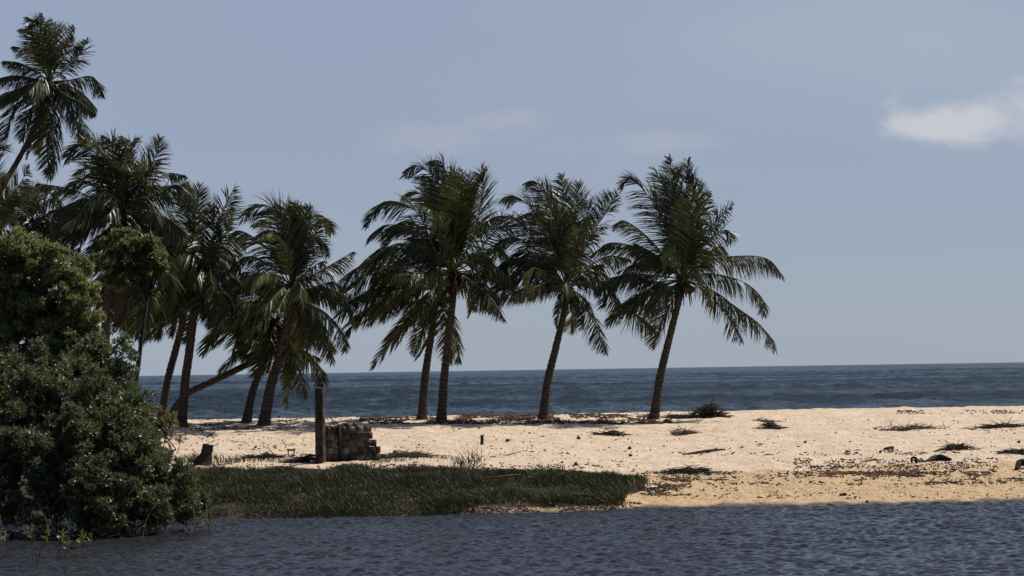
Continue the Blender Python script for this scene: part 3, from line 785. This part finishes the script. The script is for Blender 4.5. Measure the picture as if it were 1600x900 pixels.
def thicket(name, label, cat, base, discs, n, size, mkey, group=None, sub=14, floor=.12, trunks=3, rt=.09, per=8, branch_n=60, crown='crown', rag=.22):
    root = empty(name, base); tag(root, label, cat, group)
    C, N, subs = clumpy(discs, n, sub, rag=rag)
    ok = C[:, 2] > np.maximum(gz(C[:, 0], C[:, 1]), 0) + floor
    C, N = C[ok], N[ok]
    mb = MB(); leaves(mb, C, N, size, per=per)
    mb.build(crown, M[mkey], root, base)
    mt = MB(); B0 = np.array(base)
    pick = rng.choice(len(subs), min(branch_n, len(subs)), replace=False)
    mains = []
    for k in range(trunks):
        tgt = subs[pick[k]][0]
        foot = B0 + np.array([rng.uniform(-.5, .5), rng.uniform(-.4, .4), -.2])
        mid = (foot + tgt) / 2 + rng.normal(0, .25, 3)
        c, _ = resample([foot, mid, tgt], 20); mains.append(c)
        tube(mt, c, np.linspace(rt, rt * .3, 20), 8, .1)
    for k in pick[trunks:]:
        tgt = subs[k][0]; mc = mains[rng.integers(trunks)]
        j = int(np.argmin(np.linalg.norm(mc[:17] - tgt + np.array([0, 0, .6]), axis=1)))
        st = mc[j]; mid = (st + tgt) / 2 + rng.normal(0, .15, 3) - np.array([0, 0, .1])
        c, _ = resample([st, mid, tgt], 9)
        tube(mt, c, np.linspace(rt * .35, rt * .08, 9), 5, .1, False)
    mt.build('trunk', M['branch'], root, base, True)
    return root, subs
rng = np.random.default_rng(50)
bD = lambda y: 49 + (860 - y) * .02
low = [(312, 800, 22, 51, 1), (300, 760, 24, 51, .9), (322, 812, 12, 51, .7), (218, 640, 30, 52, .8), (205, 615, 24, 53, .7), (150, 700, 70, 50.5, 1), (60, 640, 75, 52, 1), (130, 650, 70, 51.5, 1), (195, 670, 52, 51, 1), (105, 720, 85, 50.5, 1), (190, 745, 75, 50, 1),
       (258, 762, 48, 50.5, 1), (230, 708, 40, 51, 1), (292, 792, 30, 50.5, 1), (308, 775, 18, 51, .8), (228, 800, 45, 49.5, 1), (155, 790, 55, 49, 1),
       (20, 700, 70, 51, .9), (90, 790, 50, 50, .7), (255, 668, 22, 53, .7), (285, 740, 22, 52, .8), (20, 800, 50, 51, .45), (-40, 640, 80, 52, .9), (-50, 760, 80, 51, .8), (40, 850, 30, 50.5, .25)]
b0 = P(150, 850, 50.5); b0.z = -.1
bush, lowsubs = thicket('mangrove_bush', 'dense glossy mangrove bush overhanging the water at the lower left', 'bush', tuple(b0), low, 29000, .10, 'mangrove', sub=12, trunks=5, rt=.05, branch_n=120, crown='foliage')
mid = [(192, 540, 16, 55, .7), (203, 575, 14, 55, .7), (200, 612, 14, 55, .8), (178, 520, 12, 55, .5), (30, 585, 48, 55, .7), (95, 575, 50, 55, 1), (150, 565, 40, 55.5, .8), (186, 562, 26, 55, .8), (125, 545, 30, 55.5, .6), (170, 605, 32, 55, .6), (110, 620, 50, 54.5, .9), (-20, 600, 60, 55, .9), (200, 535, 12, 55, .5), (195, 590, 18, 55, .5), (165, 530, 14, 55, .3)]
b1 = P(110, 760, 55); b1.z = float(gz(b1.x, b1.y))
thicket('mangrove_bush', 'open-branched mangrove with sky showing through, directly above the dense bush', 'bush', tuple(b1), mid, 6600, .095, 'mangrove', rag=.4, sub=14, trunks=4, rt=.05, branch_n=70, crown='foliage')
upr = [(135, 512, 24, 56, .9), (150, 492, 16, 56, .8), (110, 548, 22, 56, .7), (15, 405, 42, 56, 1), (60, 408, 48, 56, 1), (100, 435, 42, 56, 1), (128, 475, 32, 56, 1), (60, 475, 62, 56.5, 1), (88, 530, 42, 56, .9), (0, 490, 62, 56.5, 1), (40, 376, 22, 56.5, .8), (-40, 430, 60, 57, .9), (35, 540, 30, 56.5, .4), (120, 505, 30, 56, .8)]
b2 = P(40, 760, 57); b2.z = float(gz(b2.x, b2.y))
thicket('leafy_tree', 'round-crowned leafy tree with sunlit leaves at the left edge, under the tallest palm', 'tree', tuple(b2), [(a, b, c * .9, d, e) for a, b, c, d, e in upr], 15000, .09, 'broad', rag=.42, sub=13, trunks=3, rt=.13, branch_n=90)
cl3 = [(192, 385, 28, 62, 1), (232, 398, 28, 62, 1), (180, 425, 24, 62, .9), (225, 425, 26, 62, 1), (240, 375, 14, 62, .8), (205, 365, 16, 62, .6), (165, 400, 15, 62, .5), (250, 415, 12, 62, .7)]
b3 = P(168, 735, 62); b3.z = float(gz(b3.x, b3.y))
thicket('leafy_tree', 'small high leaf clump on a thin straight trunk in front of the bushy palm', 'tree', tuple(b3), [(a, b, c * .85, d, e) for a, b, c, d, e in cl3], 2900, .10, 'broad', rag=.45, sub=14, trunks=1, rt=.10, branch_n=40)
# small dry shrub at the edge of the bush
sh = [(262, 655, 15, 68, 1), (250, 672, 16, 68, .9), (270, 675, 14, 68, .8), (283, 690, 9, 68, .4), (240, 650, 14, 68, .8)]
b4 = G(262, 702)
thicket('shrub', 'small dry yellowish shrub on the sand at the right side of the thicket', 'shrub', tuple(b4), sh, 420, .09, 'shrubleaf', sub=10, trunks=5, rt=.02, branch_n=40, per=5, crown='foliage')

# prop roots below the bush: parts of the bush
for k in range(90):
    x0 = rng.uniform(20, 330); D0 = rng.uniform(49, 51.5)
    p0 = np.array(P(x0, 800 + rng.uniform(-20, 25), D0))
    if p0[2] < .15: p0[2] = .2 + .3 * rng.random()
    p1 = np.array([p0[0] + rng.uniform(-.35, .35), D0 - rng.uniform(0, .6), -.15])
    mid_ = (p0 + p1) / 2 + np.array([(p1[0] - p0[0]) * .3, 0, .08])
    c, _ = resample([p0, mid_, p1], 7)
    mr = MB(); tube(mr, c, np.linspace(.012, .007, 7), 5, .1, False)
    mr.build('prop_root', M['wood'], bush, tuple(b0), True)

# mangrove seedlings standing in the water
def seedling(px, h, label, seed):
    global rng
    rng = np.random.default_rng(seed)
    x, yb = px
    d = ray(x, yb); D = -CAM_H / d.z
    b = np.array([d.x * D, D, 0.0])
    root = empty('mangrove_seedling', b); tag(root, label, 'seedling', 'young mangroves standing in the water')
    mt = MB(); tips = []
    for k in range(3):
        top = b + np.array([rng.uniform(-.25, .25), rng.uniform(-.1, .1), h * rng.uniform(.6, 1)])
        c, _ = resample([b + np.array([rng.uniform(-.06, .06), 0, -.2]), (b + top) / 2 + rng.normal(0, .04, 3), top], 10)
        tube(mt, c, np.linspace(.013, .005, 10), 5, .1, False); tips.append(top)
    mt.build('stem', M['wood'], root, b, True)
    ml = MB(); T_ = np.array(tips + [t_ - [0.03, 0, .1] for t_ in tips]); leaves(ml, T_, nrm(np.array([[0, 0, 1.0]] * len(T_)) + rng.normal(0, .2, (len(T_), 3))), .14, per=5)
    ml.build('leaves', M['young'], root, b)
seedling((56, 884), .75, 'tallest seedling with bright yellow-green leaves in the dark water at lower left', 61)
seedling((92, 872), .5, 'thin bare-stemmed seedling just right of the tallest one in the water', 62)
seedling((6, 868), .55, 'seedling half cut off by the left edge, just above the waterline', 63)
seedling((125, 856), .35, 'short leaning seedling under the edge of the dense bush', 64)

# ------------------------------------------------------------------ grass on the bank
rng = np.random.default_rng(80)
def scatter_grass(n, hfac=1.0):
    x = rng.uniform(-9.5, 4.2, n); y = rng.uniform(54.6, 63.5, n)
    z = gz(x, y); px, py = project(x, y, z)
    mk = grassmask_px(px, py)
    # bare litter-strewn pockets at the foot of the bank
    mk = np.where((py > 795) & (px < 720) & (y - shore(x) > 0.0), 1.0, mk)
    gap = np.exp(-((px - 790) / 75) ** 2 - ((py - 794) / 9) ** 2) * 1.2 + np.exp(-((px - 900) / 60) ** 2 - ((py - 795) / 5) ** 2)
    gap += np.exp(-((px - 1000) / 40) ** 2 - ((py - 775) / 10) ** 2)
    pn = vnoise(x * 1.3 + 50, y * 1.1) + .5
    keep = (rng.random(n) < mk * np.clip((1035 - px) / 130 + .12, 0, 1) * (1 - np.clip(gap, 0, 1)) * np.clip(.15 + pn * 1.3, 0, 1)) & (y - shore(x) > np.where(px < 720, -.05, .12))
    return x[keep], y[keep], z[keep], px[keep], py[keep]
x, y, z, px, py = scatter_grass(190000)
n = len(x)
hn = vnoise(x * 1.1 + 9, y * .9 + 2) + .5
top_edge = np.clip((752 - py) / 14, 0, 1)
h = (.04 + .30 * hn ** 1.5) * rng.uniform(.6, 1.25, n) * (1 - .25 * top_edge)
d = np.stack([rng.normal(-.08, .28, n), rng.normal(0, .3, n), np.ones(n)], 1)
b = np.stack([x, y, z - .02], 1)
wd = nrm(np.stack([rng.normal(size=n), rng.normal(size=n) * .5, 0 * x], 1)) * rng.uniform(.006, .012, n)[:, None]
m1 = b + d * (h * .55)[:, None]; d2 = d + np.stack([rng.normal(-.3, .4, n), rng.normal(0, .35, n), -.2 * np.ones(n)], 1)
t1 = m1 + d2 * (h * .5)[:, None]
V = np.stack([b - wd, b + wd, m1 + wd * .8, m1 - wd * .8, t1], 1).reshape(-1, 3)
i = np.arange(n)[:, None] * 5
gme = mesh('grass', V, [i + [0, 1, 2, 3], i + [3, 2, 4]]); gme.materials.append(M['bankgrass'])
go = bpy.data.objects.new('bank_grass', gme); COL.objects.link(go)
tag(go, 'dark green grass covering the low bank along the water', 'grass', kind='stuff')
# sparse tufts on the sand beyond the bank
mb = MB()
for (gx, gy, k, hh) in [(352, 726, 70, .28), (372, 722, 40, .2), (400, 720, 60, .14), (425, 722, 40, .2), (600, 722, 80, .14), (640, 716, 90, .10), (690, 716, 60, .10), (735, 722, 40, .45), (728, 730, 70, .3), (860, 733, 60, .12), (300, 722, 120, .3), (450, 716, 60, .1), (560, 731, 80, .16), (330, 716, 50, .2)]:
    c = G(gx, gy)
    for _ in range(k):
        p0 = np.array(c) + np.array([rng.normal(0, .28), rng.normal(0, .25), -.02]); p0[2] = float(gz(p0[0], p0[1])) - .01
        dd = np.array([rng.normal(-.1, .4), rng.normal(0, .3), 1]); hh_ = hh * rng.uniform(.5, 1.2)
        wv = np.array([.008, 0, 0]); p1 = p0 + dd * hh_ * .6; p2 = p1 + (dd + [rng.normal(-.2, .5), 0, -.4]) * hh_ * .5
        mb.add([p0 - wv, p0 + wv, p1 + wv * .7, p1 - wv * .7], [[0, 1, 2, 3]]); mb.add([p1 - wv * .7, p1 + wv * .7, p2], [[0, 1, 2]])
o = mb.build('beach_grass', M['grass']); tag(o, 'sparse grass tufts scattered on the sand behind the bank', 'grass', kind='stuff')

# ------------------------------------------------------------------ ruined wall and pillar
pb = G(501, 724)
k_ = F / pb.y
pil = MB()
wp = 16.0 / k_; hp = 117 / k_
nz_ = 24
for rep in range(1):
    zs = np.linspace(-.25, hp, nz_)
    ring = []
    for q, zz in enumerate(zs):
        j = .003
        x_, y_ = wp / 2, wp / 2 * .9
        tap = 1 + .10 * math.exp(-max(zz, 0) / .35)
        ring.append(np.array([[-x_, -y_, zz], [-x_ * .3, -y_, zz], [x_, -y_, zz], [x_, y_, zz], [-x_, y_, zz]]) * [tap, tap, 1] + rng.normal(0, j, (5, 3)) * [1, 1, 0])
    ring = np.array(ring); ca, sa = math.cos(R(-31)), math.sin(R(-31))
    V = ring.reshape(-1, 3); V = np.stack([V[:, 0] * ca - V[:, 1] * sa, V[:, 0] * sa + V[:, 1] * ca, V[:, 2]], 1)
    V = V * [.74, .78, 1] + np.array(pb)
    Q = [[a_ * 5 + j_, a_ * 5 + (j_ + 1) % 5, (a_ + 1) * 5 + (j_ + 1) % 5, (a_ + 1) * 5 + j_] for a_ in range(nz_ - 1) for j_ in range(5)]
    pil.add(V, Q)
    tc_ = V[-5:].mean(0) + [0, 0, .03]
    pil.add(np.concatenate([[tc_], V[-5:]]), [[0, 1 + j_, 1 + (j_ + 1) % 5] for j_ in range(5)])
o = pil.build('concrete_pillar', M['concrete'], None, tuple(pb))
tag(o, 'tall square weathered pillar standing at the left end of the ruined wall', 'pillar')
rb_ = MB()
for dx in (-.05, .04, .07):
    p0 = np.array(pb) + [dx, .03, hp - .05]
    tube(rb_, np.array([p0, p0 + [rng.normal(0, .02), 0, .14]]), .006, 5, 0)
rb_.build('rebar', M['darkwood'], o, tuple(pb))
wb = G(518, 721)
D0 = wb.y
root = empty('block_wall', wb); tag(root, 'low ruined wall of grey blocks stepping down to the right of the pillar', 'wall')
ang = R(12)                               # the wall runs slightly away to the right
kk = F / D0
bh = 11 / kk; bw = 13.2 / kk
def block_row(mb, x0, x1, row, zb, yoff=0):
    x_ = x0 + (0 if row % 2 else -bw * .35)
    while x_ < x1:
        a_, b_ = max(x_, x0), min(x_ + bw, x1)
        if b_ - a_ > .05:
            cx = (a_ + b_) / 2
            c = np.array(wb) + [cx * math.cos(ang), cx * math.sin(ang) + yoff, zb + row * bh + bh / 2 + rng.normal(0, .004)]
            box(mb, c, (b_ - a_ - .016, .17, bh - .016), ang + rng.normal(0, .012), .010, rng.normal(0, .01))
        x_ += bw
b1_ = MB(); b2_ = MB(); mo = MB()
xl0, xl1 = -10 / kk, 9.5 / kk
for r_ in range(5): block_row(b1_, xl0, xl1, r_, 0)
rights = [78, 77, 71, 65, 63]
for r_ in range(5): block_row(b2_, 15.5 / kk, rights[r_] / kk, r_, .0)
for k in range(5):
    x_ = rng.uniform(16, 58) / kk
    box(b2_, np.array(wb) + [x_ * math.cos(ang), x_ * math.sin(ang), 5 * bh + .03], (.12, .13, .07 + .05 * rng.random()), ang, .03)
for (a_, c_, hgt) in ((xl0, xl1, 5 * bh - .03), (15.5 / kk, 60 / kk, 5 * bh - .04), (60 / kk, 75 / kk, 2 * bh - .04)):
    cx = (a_ + c_) / 2
    box(mo, np.array(wb) + [cx * math.cos(ang), cx * math.sin(ang), hgt / 2 - .05], (c_ - a_ - .03, .12, hgt + .1), ang)
b1_.build('block_panel', M['block'], root, tuple(wb)); b2_.build('block_panel', M['block'], root, tuple(wb))
mo.build('mortar_core', M['mortar'], root, tuple(wb))
po = MB(); cx = 12.5 / kk
box(po, np.array(wb) + [cx, cx * math.sin(ang) - .03, 2.55 * bh - .05], (5.2 / kk, .16, 5.1 * bh + .12), ang, .01)
po.build('post', M['darkwood'], root, tuple(wb))
rng = np.random.default_rng(91)
for k, (x_, y_, lab) in enumerate([(600, 716, 'broken block lying against the stepped right end of the wall'), (612, 714, 'loose block further right of the wall end, among weeds'), (618, 709, 'small dark chunk of block farthest right of the ruined wall')]):
    c = G(x_, y_); mb = MB(); box(mb, np.array(c) + [0, 0, .04], (.2 - .04 * k, .16, .16 - .03 * k), rng.random() * 3, .05, .2)
    o = mb.build('broken_block', M['block'], None, tuple(c)); tag(o, lab, 'block', 'loose blocks beside the wall')

# ------------------------------------------------------------------ things on the sand
def rough_log(name, pts, rad, label, cat, mkey='wood', sides=9, jit=.15, group=None, bury=.3, n=26):
    W = []
    for q in pts:
        g_ = G(q[0], q[1]); lift = q[2] if len(q) > 2 else 0
        W.append(np.array(g_) + [0, 0, lift])
    c, L = resample(W, n)
    r_ = np.interp(np.linspace(0, 1, n), np.linspace(0, 1, len(rad)), rad)
    c = c + np.stack([0 * r_, 0 * r_, r_ * (1 - bury)], 1)
    o_ = tuple(W[0]); mb = MB(); tube(mb, c, r_, sides, jit)
    o = mb.build(name, M[mkey], None, o_, True); tag(o, label, cat, group)
    return o
# palm stump with its buttress
sb = G(322, 726)
mb = MB(); kk = F / sb.y
zs = np.linspace(-.1, 31 / kk, 14); C = []
for zz in zs:
    f_ = (zz + .1) / (zs[-1] + .1); C.append(np.array(sb) + [(-10 + 14 * f_ ** .6) / kk, 0, zz])
rad = np.interp(np.linspace(0, 1, 14), [0, .25, .6, 1], [20 / kk, 13 / kk, 9 / kk, 8.5 / kk])
tube(mb, np.array(C), rad, 14, .08)
o = mb.build('tree_stump', M['darkwood'], None, tuple(sb), False); tag(o, 'dark broken palm stump leaning right at the top of the grassy bank', 'stump')
mb = MB(); mh = MB()
# thin post
pb2 = G(753, 695); kk = F / pb2.y
zs = np.linspace(-.1, 15 / kk, 8)
tube(mb, np.array(pb2) + np.stack([zs * .03, 0 * zs, zs], 1), 2.6 / kk, 8, .12)
o = mb.build('wooden_stake', M['darkwood'], None, tuple(pb2)); tag(o, 'short dark wooden stake standing alone in the open sand', 'stake')
# tiny bench-like frame
cb = G(455, 712); kk = F / cb.y
root = empty('wooden_bench', cb); tag(root, 'tiny two-legged wooden bench on the sand left of the pillar', 'bench')
mb = MB(); box(mb, np.array(cb) + [0, 0, 8.5 / kk], (13 / kk, .14, 3 / kk), .1, .01); mb.build('seat', M['wood'], root, tuple(cb))
for s_ in (-1, 1):
    mb = MB(); box(mb, np.array(cb) + [s_ * 4.6 / kk, 0, 3.4 / kk - .02], (1.9 / kk, .12, 7.4 / kk + .04), .1, .006); mb.build('leg', M['wood'], root, tuple(cb))

def brush(name, px_, py_, wpx, hpx, n_, label, cat, asym=0.0, seed=1, mkey='darkwood', th=.012, group=None, spike=.12):
    global rng
    rng = np.random.default_rng(seed)
    c = np.array(G(px_, py_)); k = F / c[1]; W_ = wpx / k / 2; H_ = hpx / k
    mb = MB()
    for _ in range(n_):
        u_ = rng.normal(0, .42); u_ = float(np.clip(u_, -1, 1)); v_ = float(np.clip(rng.normal(0, .3), -.8, .8))
        prof = max(0, 1 - abs(u_ - asym) / (1.0 + (asym if u_ < asym else -asym) + .05))
        zz = H_ * prof * rng.random()
        p0 = c + [u_ * W_, v_ * W_ * .6, 0]; p0[2] = float(gz(p0[0], p0[1])) + zz
        el = rng.normal(0, .16) if rng.random() > spike * .2 else rng.uniform(.4, 1.2)
        az = rng.choice([0, math.pi]) + rng.normal(0, .6)
        ln = rng.uniform(.10, .42) * min(1.3, .35 + W_)
        d_ = np.array([math.cos(az) * math.cos(el), math.sin(az) * math.cos(el), math.sin(el)])
        p1 = p0 + d_ * ln; p1[2] = max(p1[2], float(gz(p1[0], p1[1])) + .005)
        m_ = (p0 + p1) / 2 + rng.normal(0, .02, 3)
        tube(mb, np.array([p0, m_, p1]), [th, th * .8, th * .3], 4, .1, False)
    o = mb.build(name, M[mkey], None, tuple(c)); tag(o, label, cat, group)
    return o
brush('brush_pile', 1104, 652, 62, 21, 380, 'tall conical heap of dark twigs at the beach crest, right of the rightmost palm', 'brush pile', .25, 3, th=.014, spike=.2)
brush('brush_pile', 1062, 654, 60, 7, 190, 'low strip of dark twigs between the rightmost palm and the conical twig heap', 'brush pile', .4, 4)
brush('brush_pile', 1205, 669, 42, 9, 110, 'small spiky dry branch heap on the sand to the right of the conical heap', 'brush pile', -.2, 5, spike=.25)
brush('brush_pile', 1068, 679, 52, 9, 110, 'thin spread of dry twigs below the conical heap', 'brush pile', -.3, 6, 'wood', spike=.3)
brush('brush_pile', 955, 680, 66, 7, 130, 'flat scatter of dark sticks on the sand between the two rightmost palms', 'brush pile', .2, 7)
brush('brush_pile', 1075, 739, 84, 7, 220, 'dark bluish wrack heap right of the end of the grassy bank', 'brush pile', -.2, 8, spike=.02)
brush('brush_pile', 474, 722, 60, 12, 220, 'tangle of dark branches at the left foot of the pillar', 'brush pile', .4, 9)
brush('brush_pile', 725, 648, 70, 13, 260, 'tangled twigs and dead fronds behind the foot of the twin palms', 'brush pile', 0, 10, spike=.3)
brush('brush_pile', 1495, 702, 60, 8, 150, 'heap of sticks and pale scraps above the twisted driftwood log', 'brush pile', 0, 11)
brush('brush_pile', 1195, 178 + 480 + 2, 44, 5, 60, 'faint thin line of twigs near the crest at right', 'brush pile', 0, 12, 'wood')
brush('brush_pile', 1425, 671, 100, 5, 150, 'long thin line of twigs on the upper sand right of centre', 'brush pile', .1, 13, 'wood')
brush('brush_pile', 1560, 668, 90, 5, 200, 'long dark line of twigs touching the right edge, upper sand', 'brush pile', .3, 14)
brush('brush_pile', 1585, 709, 46, 8, 120, 'twig heap at the right edge, middle of the sand', 'brush pile', .3, 15)
brush('brush_pile', 640, 713, 90, 6, 220, 'weedy litter strip running right from the ruined wall', 'brush pile', -.4, 16, 'wood')
brush('brush_pile', 905, 779 - 4, 40, 5, 40, 'pale twigs caught in the lower bank grass', 'brush pile', 0, 17, 'wood')
brush('brush_pile', 410, 716, 80, 5, 130, 'thin strip of dead grass and twigs left of the tiny bench', 'brush pile', .2, 18)

# driftwood
rough_log('driftwood_log', [(1430, 722, .02), (1445, 722, 0), (1460, 720, .02), (1472, 718.5, .02), (1486, 720, .0)], [.02, .03, .05, .075, .08, .04], 'twisted dark driftwood log with a curled root end on the lower right sand', 'log', 'darkwood')
c = np.array(G(1428, 724)); th = np.linspace(-.6, 4.6, 22)
mb = MB(); kk = F / c[1]
tube(mb, c + np.stack([np.cos(th) * 4 / kk, .03 * np.sin(th), 4 / kk + np.sin(th) * 5 / kk], 1), np.linspace(.05, .02, 22), 8, .2)
root_o = bpy.data.objects['driftwood_log']
cu = mb.build('curled_root', M['darkwood'], root_o, tuple(root_o.location), True)
rough_log('driftwood_log', [(1066, 711), (1085, 710, .02), (1105, 708, .03), (1133, 704, .02)], [.02, .035, .04, .02], 'long thin driftwood branch lying flat in the open sand right of centre', 'log', 'darkwood')
rough_log('driftwood_log', [(1381, 703), (1392, 702, .02), (1396, 701)], [.03, .045, .03], 'short dark stick of wood on its own, up and left of the twisted log', 'log', 'darkwood')
rough_log('driftwood_log', [(436, 653), (452, 652, .04), (472, 649, .10)], [.05, .09, .11], 'short thick wood log lying at the crest between the dark palm and the pillar', 'log', 'darkwood')
rough_log('driftwood_log', [(1588, 735), (1596, 732, .1), (1612, 733, .05)], [.05, .10, .08], 'dark rounded log lump cut off by the right edge above the damp sand', 'log', 'darkwood')
rough_log('driftwood_log', [(918, 777, .12), (930, 783, .1), (944, 789, .05)], [.012, .016, .02], 'pale bare stick slanting down the right end of the grassy bank', 'log', 'wood')
rough_log('driftwood_log', [(742, 759, .2), (775, 758, .2), (814, 754, .2)], [.012, .018, .014], 'pale stick lying flat across the middle of the bank grass', 'log', 'wood')
rough_log('driftwood_log', [(1312, 775), (1322, 775, .02)], [.03, .035], 'small dark wood piece on the damp sand close to the water, right of centre', 'log', 'darkwood')

# lumps on the sand
rng = np.random.default_rng(120)
def lump(px_, py_, r, label):
    c = np.array(G(px_, py_)); kk = F / c[1]; r = r / kk
    mb = MB(); zz = np.linspace(-1, 1, 7)
    tube(mb, c + np.stack([0 * zz, 0 * zz, zz * r * .8 + r * .5], 1), r * np.sqrt(np.clip(1 - zz ** 2, .05, 1)), 8, .22)
    o = mb.build('coconut_husk', M['darkwood'], None, tuple(c)); tag(o, label, 'coconut husk', 'dark husks and lumps lying on the sand')
lump(1053, 640, 2.6, 'round dark lump on the skyline of the beach just left of the conical twig heap')
lump(984, 702, 3.2, 'dark lump in open sand below the flat stick scatter, upper of two in line')
lump(985, 713, 3.0, 'dark lump in open sand, lower of two in line below the flat stick scatter')
lump(904, 686, 3.0, 'dark lump left of the flat stick scatter in the open sand')
lump(1258, 692, 2.6, 'lone dark lump in the middle of the pale sand at right')
lump(1376, 707, 2.4, 'small dark lump under the short stick on the right')
lump(793, 690, 3.4, 'dark flattish lump right of the lone stake')
lump(330, 680, 2.4, 'small lump on the sand straight above the stump')
lump(399, 700, 2.4, 'small lump between the stump and the tiny bench')
lump(900, 726, 3.0, 'dark lump close behind the right half of the grassy bank')
lump(1592, 692, 2.6, 'dark lump beside the right edge, middle of the pale sand')
lump(1355, 785, 2.4, 'small lump at the waterline of the damp sand')

def scrap(px_, py_, wpx, label, seed):
    global rng
    rng = np.random.default_rng(seed)
    c = np.array(G(px_, py_)); kk = F / c[1]; W_ = wpx / kk
    gx = np.linspace(-.5, .5, 6); X, Y_ = np.meshgrid(gx, gx)
    Z = .25 * rng.random(X.shape) + .1
    V = np.stack([X * W_ * (1 + .2 * rng.random(X.shape)), Y_ * W_ * .8, Z * W_ * .9], -1).reshape(-1, 3)
    V2 = V - [0, 0, .004]
    i_ = np.arange(5)[:, None] * 6; j_ = np.arange(5)[None]
    Q = np.stack([i_ + j_, i_ + j_ + 1, i_ + 7 + j_, i_ + 6 + j_], -1).reshape(-1, 4)
    mb = MB(); mb.add(V + c, Q); mb.add(V2 + c, Q[:, ::-1])
    o = mb.build('plastic_scrap', M['plastic'], None, tuple(c)); tag(o, label, 'litter', 'pale scraps of rubbish on the beach')
for k, (x_, y_, w_, lab) in enumerate([
    (597, 646, 9, 'white scrap at the crest midway between pillar and twin palms'), (632, 646, 11, 'wider white scrap at the crest just left of the twin palms'), (609, 660, 6, 'pale scrap in the palm shade left of the twin palms'),
    (1428, 642.5, 8, 'white scrap on the beach skyline at right'), (1480, 644, 5, 'tiny white scrap on the skyline right of the larger one'), (1270, 640, 4, 'tiny pale scrap on the skyline, right of centre'),
    (1490, 701, 8, 'pale bluish scrap in the stick heap above the twisted log'), (1188, 694, 8, 'pale scrap with dark rim in the open sand below the small spiky heap'), (1228, 744, 6, 'white scrap on the damp sand right of the wrack heap'),
    (1410, 747, 6, 'pinkish white scrap on the damp sand below the dark wrack'), (1530, 742, 6, 'white scrap on the damp sand near the right edge'), (1022, 762, 9, 'pale scrap at the right end of the grassy bank'),
    (709, 797, 5, 'bright scrap at the waterline in the middle of the bank'), (962, 749, 3, 'tiny white speck in the bank grass near its right end'), (1105, 756, 5, 'pale scrap on damp sand below the bluish wrack heap'), (705, 772, 3.5, 'tiny pale scrap in the lower grass above the bare litter pocket')]):
    scrap(x_, y_, w_, lab, 200 + k)

# uncountable beach litter: little sticks, leaf bits, wrack
rng = np.random.default_rng(140)
bands = [  # px0, px1, py0, py1, count, size(m)
    (280, 560, 650, 674, 900, .14), (560, 1050, 647, 663, 2600, .16), (290, 480, 676, 712, 330, .09), (520, 720, 668, 672, 40, .1),  # litter under the palms, packed denser to deepen their shadow strip
    (600, 1000, 668, 730, 420, .08), (1000, 1600, 655, 735, 420, .08), (1000, 1600, 737, 758, 700, .10), (1000, 1600, 758, 780, 200, .07),
    (1240, 1560, 716, 745, 900, .085), (1280, 1480, 738, 746, 500, .09), (1320, 1500, 703, 712, 260, .09), (1040, 1420, 707, 712, 160, .08),
    (1000, 1080, 748, 775, 420, .10), (690, 1000, 785, 804, 700, .08), (330, 700, 795, 812, 200, .06), (300, 1000, 726, 738, 300, .08), (1360, 1600, 668, 674, 120, .11), (560, 1000, 641, 650, 300, .12), (1400, 1600, 641, 647, 160, .09), (730, 890, 700, 734, 120, .09)]
def py_dry(c_, d_): return 664 < d_ < 736
def litter(name, mkey, frac, label, white=False):
    mb = MB(); Vs = []; 
    for (a_, b_, c_, d_, cnt, sz) in bands:
        n_ = int(cnt * frac * (  .38 if py_dry(c_, d_) else 1)); 
        if n_ < 2: continue
        pxs = rng.uniform(a_, b_, n_ * 3); pys = rng.uniform(c_, d_, n_ * 3)
        cl = vnoise(pxs / 22 + 5, pys / 5 + 3) + .5
        kp = np.argsort(-(cl + rng.random(n_ * 3) * .9))[:n_]
        for x_, y_ in zip(pxs[kp], pys[kp]):
            c = np.array(G(float(x_), float(y_), 92.0))
            ln = sz * rng.uniform(.2, .9) * (1 + 2.6 * rng.random() ** 5); az = rng.normal(0, .45); wd_ = ln * rng.uniform(.08, .35)
            ca, sa = math.cos(az), math.sin(az); hh = rng.uniform(.006, .028)
            V = np.array([[-ln / 2, 0, 0], [0, -wd_ / 2, hh * .4], [ln / 2, 0, hh * rng.random()], [0, wd_ / 2, hh], [0, 0, -.03]])
            V[:, :2] = np.stack([V[:, 0] * ca - V[:, 1] * sa, V[:, 0] * sa + V[:, 1] * ca], 1)
            mb.add(V + c + [0, 0, .012], [[0, 1, 3], [1, 2, 3], [0, 4, 1], [1, 4, 2], [2, 4, 3], [3, 4, 0]])
    o = mb.build(name, M[mkey]); tag(o, label, 'litter', kind='stuff')
litter('beach_litter', 'darkwood', .42, 'dark leaf bits and wrack strewn over the sand')
M['brownbit'] = simplemat('brown_bits', (.05, .032, .02), (.14, .09, .055), 5, .9, .1)
litter('dry_litter', 'brownbit', .8, 'brown dry twigs and husk bits strewn over the sand')
M['palebit'] = simplemat('pale_bits', (.22, .17, .12), (.42, .35, .28), 5, .8, .1)
bands = [(1000, 1600, 736, 760, 260, .05), (1240, 1560, 716, 745, 240, .05), (690, 1000, 785, 804, 500, .07), (1000, 1080, 748, 775, 120, .06), (680, 900, 752, 790, 90, .05), (560, 700, 715, 722, 60, .05), (500, 1000, 642, 650, 80, .08)]
litter('pale_litter', 'palebit', .5, 'pale shell and plastic bits strewn along the bank and wrack line')
print('objects', len(bpy.data.objects))
